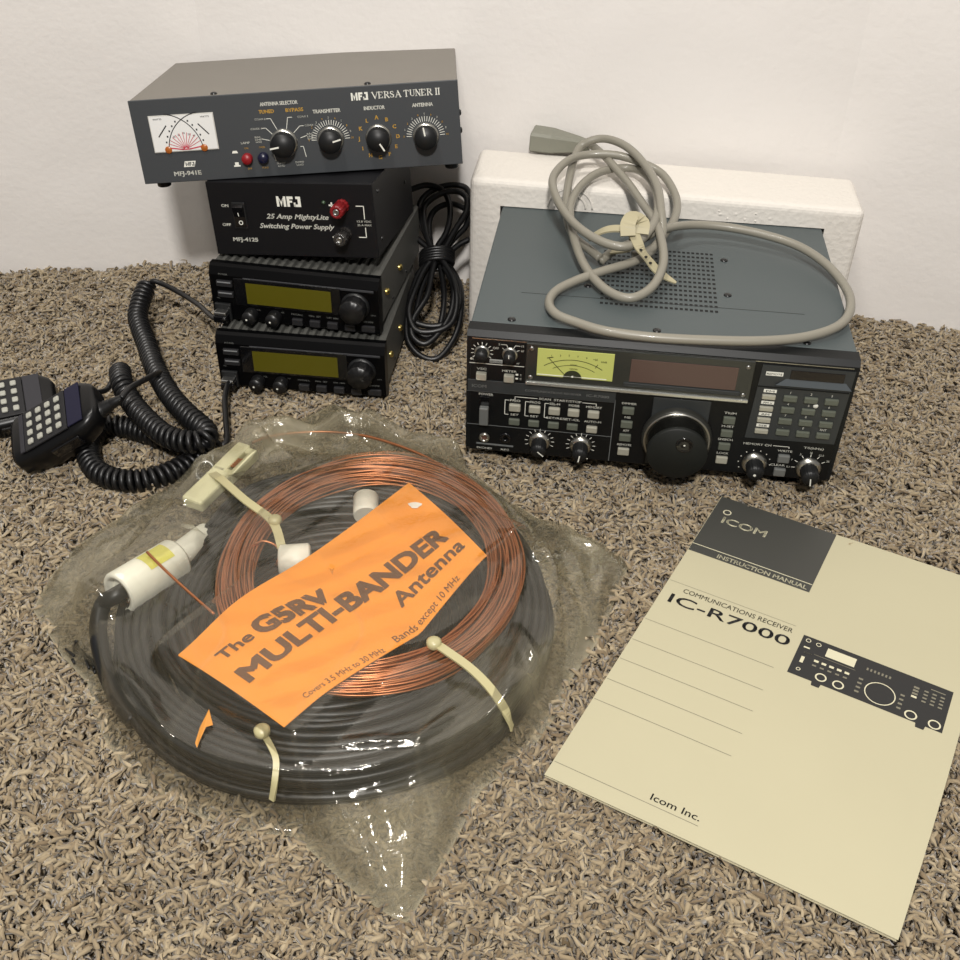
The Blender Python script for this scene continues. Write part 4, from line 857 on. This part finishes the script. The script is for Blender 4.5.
def orange_card():
    om = mat('card_orange', (236, 148, 36), .55, var=.04, vscale=20)
    A, B, C, D = (U(178, 655, .046), U(409, 483, .047), U(487, 556, .046), U(284, 727, .046)); A, B, C, D = (q*1000 for q in (A, B, C, D))
    def at(u, v, e=0):
        q = (A*(1-u)+B*u)*(1-v)+(D*(1-u)+C*u)*v
        n_ = .5*math.sin(u*math.pi*2.2)*1.6+2.2*math.sin(v*math.pi)+1.6*math.sin(u*math.pi)*math.sin(v*math.pi+.6)
        inn = max(0, v-.5)*2*11*max(0, 1-abs(u-.56)/.42)**1.3-max(0, .5-v)*2*8*math.exp(-((u-.2)/.2)**2)*math.sin(math.pi*min(1, u*2.2)/2)
        side = (D-A)/np.linalg.norm(D-A)
        return q+side*inn+np.array([0, 0, n_+e])
    nu, nv = 40, 18; vs = [at(i/nu, j/nv, e) for e in (0, -.5) for j in range(nv+1) for i in range(nu+1)]; n = (nu+1)*(nv+1); fs = []
    for j in range(nv):
        for i in range(nu): q = j*(nu+1)+i; f = [q, q+1, q+nu+2, q+nu+1]; fs += [f, [n+k for k in f[::-1]]]
    o = P(om).add(vs, fs, True).build('orange_card'); tag(o, 'bright orange printed card lying on the coils inside the bag', 'card')
    LW, LH = np.linalg.norm(B-A), np.linalg.norm(D-A)
    e1 = (B-A)/LW; e2 = (D-A)/LH
    def uv(px, py):
        u, v = .5, .5; tgt = None
        for _ in range(12):
            q = at(u, v); p = U(px, py, q[2]*.001)*1000; r = (p-q)[:2]
            J = np.array([(at(u+.01, v)-at(u-.01, v))[:2]/.02, (at(u, v+.01)-at(u, v-.01))[:2]/.02]).T
            s_ = np.linalg.solve(J, r); u += s_[0]; v += s_[1]
        return u, v
    ink = mat('card_ink', (92, 58, 28), .6); k = P(ink)
    def word(st, p0, p1, h, bold=.06):    # baseline from p0 to p1
        (u0, v0), (u1, v1) = uv(*p0), uv(*p1); gv, gf, (x0, x1) = glyphs(st); wd = math.hypot((u1-u0)*LW, (v1-v0)*LH)
        for dx, dz in (((0, 0),) if not bold else ((-1, -.6), (1, -.6), (1, .6), (-1, .6))):
            k.add([at(u0+(u1-u0)*((x-x0)/(x1-x0)+dx*bold*h/wd), v0+(v1-v0)*(x-x0)/(x1-x0)-(y+dz*bold)*h/LH, .5) for x, y in gv], gf)
    word('The', (223, 661), (255, 638), 8, .05); word('G5RV', (263, 634), (333, 600), 13, .09)
    word('MULTI-BANDER', (250, 682), (448, 539), 13, .085); word('Antenna', (402, 608), (465, 547), 9.5, .05)
    word('Covers 3.5 MHz to 30 MHz', (306, 699), (386, 652), 4, .0); word('Bands except 10 MHz', (397, 643), (460, 579), 4.5, .0)
    k.build('card_lettering', o)
    (u, v) = uv(415, 506); c = at(u, v, .8); P(INK).add([c+np.array([4.5*math.cos(a)*(1+.3*math.sin(3*a)), 3.5*math.sin(a), 0]) for a in np.linspace(0, 2*math.pi, 12, endpoint=False)], [list(range(12))]).build('white_mark', o)
    return o

OUT = [(630, 562), (618, 590), (603, 632), (585, 660), (560, 692), (530, 724), (503, 754), (478, 795), (445, 860), (408, 921), (396, 918), (360, 895), (330, 868), (290, 830), (262, 806), (248, 795), (190, 772), (150, 748), (118, 715), (95, 690), (62, 655), (32, 608), (50, 575), (75, 545), (130, 508), (170, 482), (200, 460), (230, 445), (262, 430), (310, 415), (335, 403), (352, 412), (378, 425), (450, 460), (500, 493), (540, 518), (558, 528), (580, 532), (606, 543)]
OUTM = np.array([U(x, y, .003)[:2]*1000 for x, y in OUT])
def film_mat():
    m = bpy.data.materials.new('clear_film'); m.use_nodes = True; nt = m.node_tree; nt.nodes.clear()
    N = nt.nodes.new; out = N('ShaderNodeOutputMaterial'); tr = N('ShaderNodeBsdfTransparent'); tr.inputs[0].default_value = (.97, .97, .95, 1)
    df = N('ShaderNodeBsdfDiffuse'); df.inputs[0].default_value = lin((190, 182, 155)); tl = N('ShaderNodeBsdfTranslucent'); tl.inputs[0].default_value = lin((190, 182, 155))
    ad = N('ShaderNodeMixShader'); ad.inputs[0].default_value = .4
    gl = N('ShaderNodeBsdfGlossy'); gl.inputs['Roughness'].default_value = .11; gl.inputs[0].default_value = (1, .98, .93, 1)
    m1 = N('ShaderNodeMixShader'); m2 = N('ShaderNodeMixShader'); tc = N('ShaderNodeTexCoord')
    n1 = N('ShaderNodeTexNoise'); n1.inputs['Scale'].default_value = 14; n1.inputs['Detail'].default_value = 3; n1.inputs['Distortion'].default_value = 1.2
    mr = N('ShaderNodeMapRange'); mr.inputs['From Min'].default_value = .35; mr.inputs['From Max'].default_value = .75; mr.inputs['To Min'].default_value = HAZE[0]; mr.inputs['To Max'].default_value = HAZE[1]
    n2 = N('ShaderNodeTexNoise'); n2.inputs['Scale'].default_value = 120; n2.inputs['Detail'].default_value = 3; n2.inputs['Distortion'].default_value = 2
    bp = N('ShaderNodeBump'); bp.inputs['Strength'].default_value = .12; bp.inputs['Distance'].default_value = .002
    lw = N('ShaderNodeLayerWeight'); lw.inputs['Blend'].default_value = .35; mg = N('ShaderNodeMath'); mg.operation = 'MULTIPLY_ADD'; mg.inputs[1].default_value = .42; mg.inputs[2].default_value = .035
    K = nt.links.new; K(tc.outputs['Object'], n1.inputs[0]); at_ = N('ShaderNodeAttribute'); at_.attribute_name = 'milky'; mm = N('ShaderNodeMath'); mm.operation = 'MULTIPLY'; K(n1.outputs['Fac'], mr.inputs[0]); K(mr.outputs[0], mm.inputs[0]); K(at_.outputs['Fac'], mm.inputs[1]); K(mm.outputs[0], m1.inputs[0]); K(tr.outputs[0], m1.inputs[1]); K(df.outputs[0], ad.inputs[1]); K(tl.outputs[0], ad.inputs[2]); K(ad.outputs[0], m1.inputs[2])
    K(tc.outputs['Object'], n2.inputs[0]); K(n2.outputs['Fac'], bp.inputs['Height']); K(bp.outputs[0], gl.inputs['Normal']); K(bp.outputs[0], lw.inputs['Normal'])
    K(lw.outputs['Fresnel'], mg.inputs[0]); K(mg.outputs[0], m2.inputs[0]); K(m1.outputs[0], m2.inputs[1]); K(gl.outputs[0], m2.inputs[2]); K(m2.outputs[0], out.inputs[0])
    return m
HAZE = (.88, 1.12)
def bag():
    fm = film_mat(); c = BC
    nT, nR = 420, 110; th = np.linspace(0, 2*math.pi, nT, endpoint=False)
    R = np.zeros(nT)
    for i, a in enumerate(th):
        d = np.array([math.cos(a), math.sin(a)]); best = 0
        for k in range(len(OUTM)):
            p, q = OUTM[k]-c, OUTM[(k+1) % len(OUTM)]-c; e = q-p; den = d[0]*e[1]-d[1]*e[0]
            if abs(den) < 1e-9: continue
            t = (p[0]*e[1]-p[1]*e[0])/den; s_ = (p[0]*d[1]-p[1]*d[0])/den
            if t > 0 and -1e-6 <= s_ <= 1+1e-6: best = max(best, t)
        R[i] = max(best, 161)
    T = np.linspace(0, 1, nR+1)[1:]
    X = c[0]+np.cos(th)[:, None]*R[:, None]*T; Y = c[1]+np.sin(th)[:, None]*R[:, None]*T
    rr = R[:, None]*T[None]; edge = R[:, None]*(1-T[None])
    sm = lambda v: np.clip(v, 0, 1)**2*(3-2*np.clip(v, 0, 1))
    h = 3+36*sm((157-rr)/11); Rb = R[:, None]; h = np.maximum(h, 2.5+30*np.clip(1-(rr-148)/np.maximum(Rb-150, 12), 0, 1)**1.5*(rr > 146)*np.clip((Rb-158)/18, 0, 1))
    rc = np.hypot((X-CC[0])/102, (Y-CC[1])/116); h = np.maximum(h, 3+43*sm((1.12-rc)/.14))
    h = np.maximum(h, 3+50*sm((1.02-rc)/.2))
    def cap(a, b, top, w):
        a, b = np.array(a)[:2], np.array(b)[:2]; ab = b-a; s_ = np.clip(((X-a[0])*ab[0]+(Y-a[1])*ab[1])/(ab@ab), 0, 1)
        dd = np.hypot(X-a[0]-s_*ab[0], Y-a[1]-s_*ab[1]); return 2+(top-2)*sm(1-np.maximum(0, dd-w*.45)/(w*1.2))
    h = np.maximum(h, cap(U(112, 600, .036)*1000, U(180, 560, .031)*1000, 54, 24)); h = np.maximum(h, cap(U(180, 560, .028)*1000, U(232, 512, .018)*1000, 36, 18)); h = np.maximum(h, cap(U(188, 508, .03)*1000, U(252, 447, .03)*1000, 42, 15))
    h = np.maximum(h, cap(U(204, 471, .03)*1000, U(215, 472, .03)*1000, 36, 12)); h = np.maximum(h, cap(U(252, 443, .02)*1000, U(370, 437, .02)*1000, 33, 10)); h = np.maximum(h, cap(U(370, 437, .02)*1000, U(450, 470, .02)*1000, 36, 10))
    # the card keeps the film up
    A_, B_, D_ = U(178, 655, .046)[:2]*1000, U(409, 483, .047)[:2]*1000, U(284, 727, .046)[:2]*1000
    e1 = (B_-A_)/np.linalg.norm(B_-A_); e2 = (D_-A_)/np.linalg.norm(D_-A_); LW, LH = np.linalg.norm(B_-A_), np.linalg.norm(D_-A_)
    s1 = (X-A_[0])*e1[0]+(Y-A_[1])*e1[1]; s2 = (X-A_[0])*e2[0]+(Y-A_[1])*e2[1]
    dd = np.hypot(np.maximum(0, np.maximum(-s1, s1-LW)), np.maximum(0, np.maximum(-s2-6, s2-LH-10))); h = np.maximum(h, 3+52*sm(1-(dd-4)/26))
    # crumples: flat facets that meet in sharp folds
    slack = sm((rr-152)/16); tri = lambda v: 2*np.abs(v-np.floor(v+.5))*2-1
    W = np.zeros_like(h); CR_ = np.zeros_like(h)
    for k, (ang, wl, amp) in enumerate(((20, 74, 5.0), (75, 58, 4.2), (128, 66, 4.6), (160, 41, 2.6), (48, 31, 1.7), (105, 24, 1.2))):
        a = math.radians(ang); p1, p2 = rng.uniform(0, 6, 2); u = (X*math.cos(a)+Y*math.sin(a)); v = (-X*math.sin(a)+Y*math.cos(a))
        ph = u/wl+.45*np.sin(v/61+p1)+.3*np.sin(v/27+u/80+p2); gate = .5+.5*np.sin(v/47+u/90+p2*2)
        t_ = tri(ph); W += amp*t_*gate*.5; CR_ = np.maximum(CR_, np.clip((t_-.86)/.14, 0, 1)**2*gate*(amp/5))
    h = h+(W+3)*(.42+1.5*slack); CR_ = CR_*(.35+.65*slack)
    def crease(a, b, amp, w):
        a, b = U(*a, .02)[:2]*1000, U(*b, .02)[:2]*1000; ab = b-a; s_ = ((X-a[0])*ab[0]+(Y-a[1])*ab[1])/(ab@ab); sc = np.clip(s_, 0, 1)
        dd = np.hypot(X-a[0]-sc*ab[0], Y-a[1]-sc*ab[1]); return amp*np.clip(1-dd/w, 0, 1)**1.2*np.sin(np.pi*np.clip(sc*.9+.05, 0, 1))**.5
    for a, b, amp, w in (((514, 672), (503, 745), 12, 16), ((503, 745), (440, 860), 7, 10), ((556, 530), (542, 575), 9, 9), ((542, 575), (580, 618), 6, 9), ((575, 535), (600, 545), 7, 7), ((604, 545), (600, 630), 9, 9), ((600, 632), (540, 680), 6, 8), ((500, 575), (545, 580), 5, 6), ((515, 652), (536, 692), 8, 7), ((565, 545), (590, 600), 6, 7),
                          ((330, 800), (395, 905), 5, 8), ((345, 850), (400, 850), 4, 6), ((360, 820), (375, 880), 4, 5), ((420, 790), (400, 880), 4, 7), ((345, 765), (420, 762), 4, 6), ((420, 762), (455, 735), 4, 5), ((150, 720), (170, 755), 5, 7), ((120, 690), (160, 725), 4, 7), ((175, 650), (215, 615), 4, 5), ((330, 404), (345, 440), 7, 12), ((60, 600), (120, 640), 4, 8), ((90, 560), (150, 520), 3, 8), ((480, 600), (520, 570), 4, 6)):
        h = h+crease(a, b, amp, w)
    h = h*sm(edge/14+.0)*1+1.5*(1-sm(edge/14)); h = np.maximum(h, 1.5)
    vs = [(c[0], c[1], 50.)]+list(zip(X.ravel(), Y.ravel(), h.ravel())); fs = [[0, 1+i*nR, 1+((i+1) % nT)*nR] for i in range(nT)]
    for i in range(nT):
        a, b = 1+i*nR, 1+((i+1) % nT)*nR
        for j in range(nR-1): fs.append([a+j, a+j+1, b+j+1, b+j])
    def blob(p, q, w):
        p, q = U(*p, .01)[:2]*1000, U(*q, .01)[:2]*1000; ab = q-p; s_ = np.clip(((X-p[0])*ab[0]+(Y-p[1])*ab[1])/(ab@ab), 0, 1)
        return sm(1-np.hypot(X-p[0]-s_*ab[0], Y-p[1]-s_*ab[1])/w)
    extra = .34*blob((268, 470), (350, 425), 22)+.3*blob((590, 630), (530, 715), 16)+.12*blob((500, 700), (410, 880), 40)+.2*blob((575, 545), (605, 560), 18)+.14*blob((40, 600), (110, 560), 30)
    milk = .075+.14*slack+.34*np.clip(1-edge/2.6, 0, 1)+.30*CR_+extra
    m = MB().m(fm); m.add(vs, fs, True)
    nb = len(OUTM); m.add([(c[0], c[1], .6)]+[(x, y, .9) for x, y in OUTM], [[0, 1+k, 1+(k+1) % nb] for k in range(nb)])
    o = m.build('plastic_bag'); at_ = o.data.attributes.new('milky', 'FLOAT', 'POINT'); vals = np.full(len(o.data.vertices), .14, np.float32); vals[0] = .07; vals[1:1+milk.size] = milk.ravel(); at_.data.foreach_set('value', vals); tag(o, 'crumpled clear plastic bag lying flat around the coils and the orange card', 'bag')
    # black marker scrawl on the film at the left
    def onfilm(px, py):
        z = 9.
        for _ in range(6):
            q = U(px, py, z*.001)*1000; k = np.argmin((X-q[0])**2+(Y-q[1])**2); z = min(h.ravel()[k]+.9, 20)
        return U(px, py, z*.001)*1000
    mk = P(mat('marker_black', (14, 14, 14), .5))
    for lst in ([(84, 641), (88, 648), (95, 655), (101, 660), (104, 672)], [(82, 645), (90, 652), (88, 660)], [(75, 649), (83, 656)], [(92, 652), (98, 668), (96, 660), (103, 668)], [(100, 664), (104, 673)], [(81, 659), (84, 664)], [(86, 641), (83, 650), (92, 656)]): mk.tube(spline([onfilm(x-9, y) for x, y in lst], 2), 1.0, 5)
    mk.build('marker_scrawl', o)
    fl = P(mat('foil_tan', (205, 140, 62), .4)); fl.add(pts([(209, 709, 44), (213, 725, 42), (206, 727, 43), (200, 740, 42), (197, 748, 42), (195, 743, 43), (200, 727, 44)]), [[0, 1, 2], [0, 2, 3, 6], [6, 3, 4, 5]]); fl.build('tan_sliver', o)
    return o
# ------------------------------------------------------------------ assemble
versa_tuner(); power_supply()
mobile_radio((-.2343, .8219, .0580), -.1624, 52.5, 'black mobile radio with olive display, upper one of the two, under the power supply')
mobile_radio((-.2308, .7978, .0040), -.1026, 53.5, 'black mobile radio with olive display, lower one of the two, standing on the carpet')
receiver(); foam_block(); manual()
coiled_cord_upper()
mc = microphone(U(45, 421, .040), (.859, .150, .484), (-.302, .916, .278), 'black keypad hand microphone in front, cord end raised, tilted over the other one')
coiled_cord_lower((mc.matrix_world @ Vector((.0625, -.007, -.0126)))*1000)
microphone(U(-2, 400, .027), (.9, .34, 0.05), (-.43, .85, .30), 'black keypad hand microphone cut by the left picture edge, partly under the other', False)
cable_hank(); grey_cord()
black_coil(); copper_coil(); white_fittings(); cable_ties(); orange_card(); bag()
mo = np.array([.0416, .3898]); e1 = np.array([math.cos(-.5058), math.sin(-.5058)]); e2 = np.array([-e1[1], e1[0]])
FLAT.append([mo, mo+e1*.203, mo+e1*.203+e2*.3045, mo+e2*.3045]); FLAT.append(OUTM*.001)
carpet()
# ------------------------------------------------------------------ light
w = bpy.data.worlds.new('room_light'); SC.world = w; w.use_nodes = True; w.node_tree.nodes['Background'].inputs[0].default_value = (1, .965, .93, 1); w.node_tree.nodes['Background'].inputs[1].default_value = .24
def area(name, loc, tgt, size, power, col):
    l = bpy.data.lights.new(name, 'AREA'); l.shape = 'DISK'; l.size = size; l.energy = power; l.color = col
    o = bpy.data.objects.new(name, l); COL.objects.link(o); o.location = loc; o.rotation_euler = (Vector(tgt)-Vector(loc)).to_track_quat('-Z', 'Y').to_euler(); return o
area('standing_lamp', (0, -.5, 1.32), (0, .8, 0), .14, 29, (1, .965, .92))
area('ceiling_lamp', (-.35, .25, 2.1), (0, .7, 0), .3, 19, (1, .95, .88))
SC.view_settings.view_transform = 'Standard'; SC.view_settings.look = 'None'; SC.view_settings.exposure = -.22; SC.view_settings.gamma = 1; SC.view_settings.use_curve_mapping = False
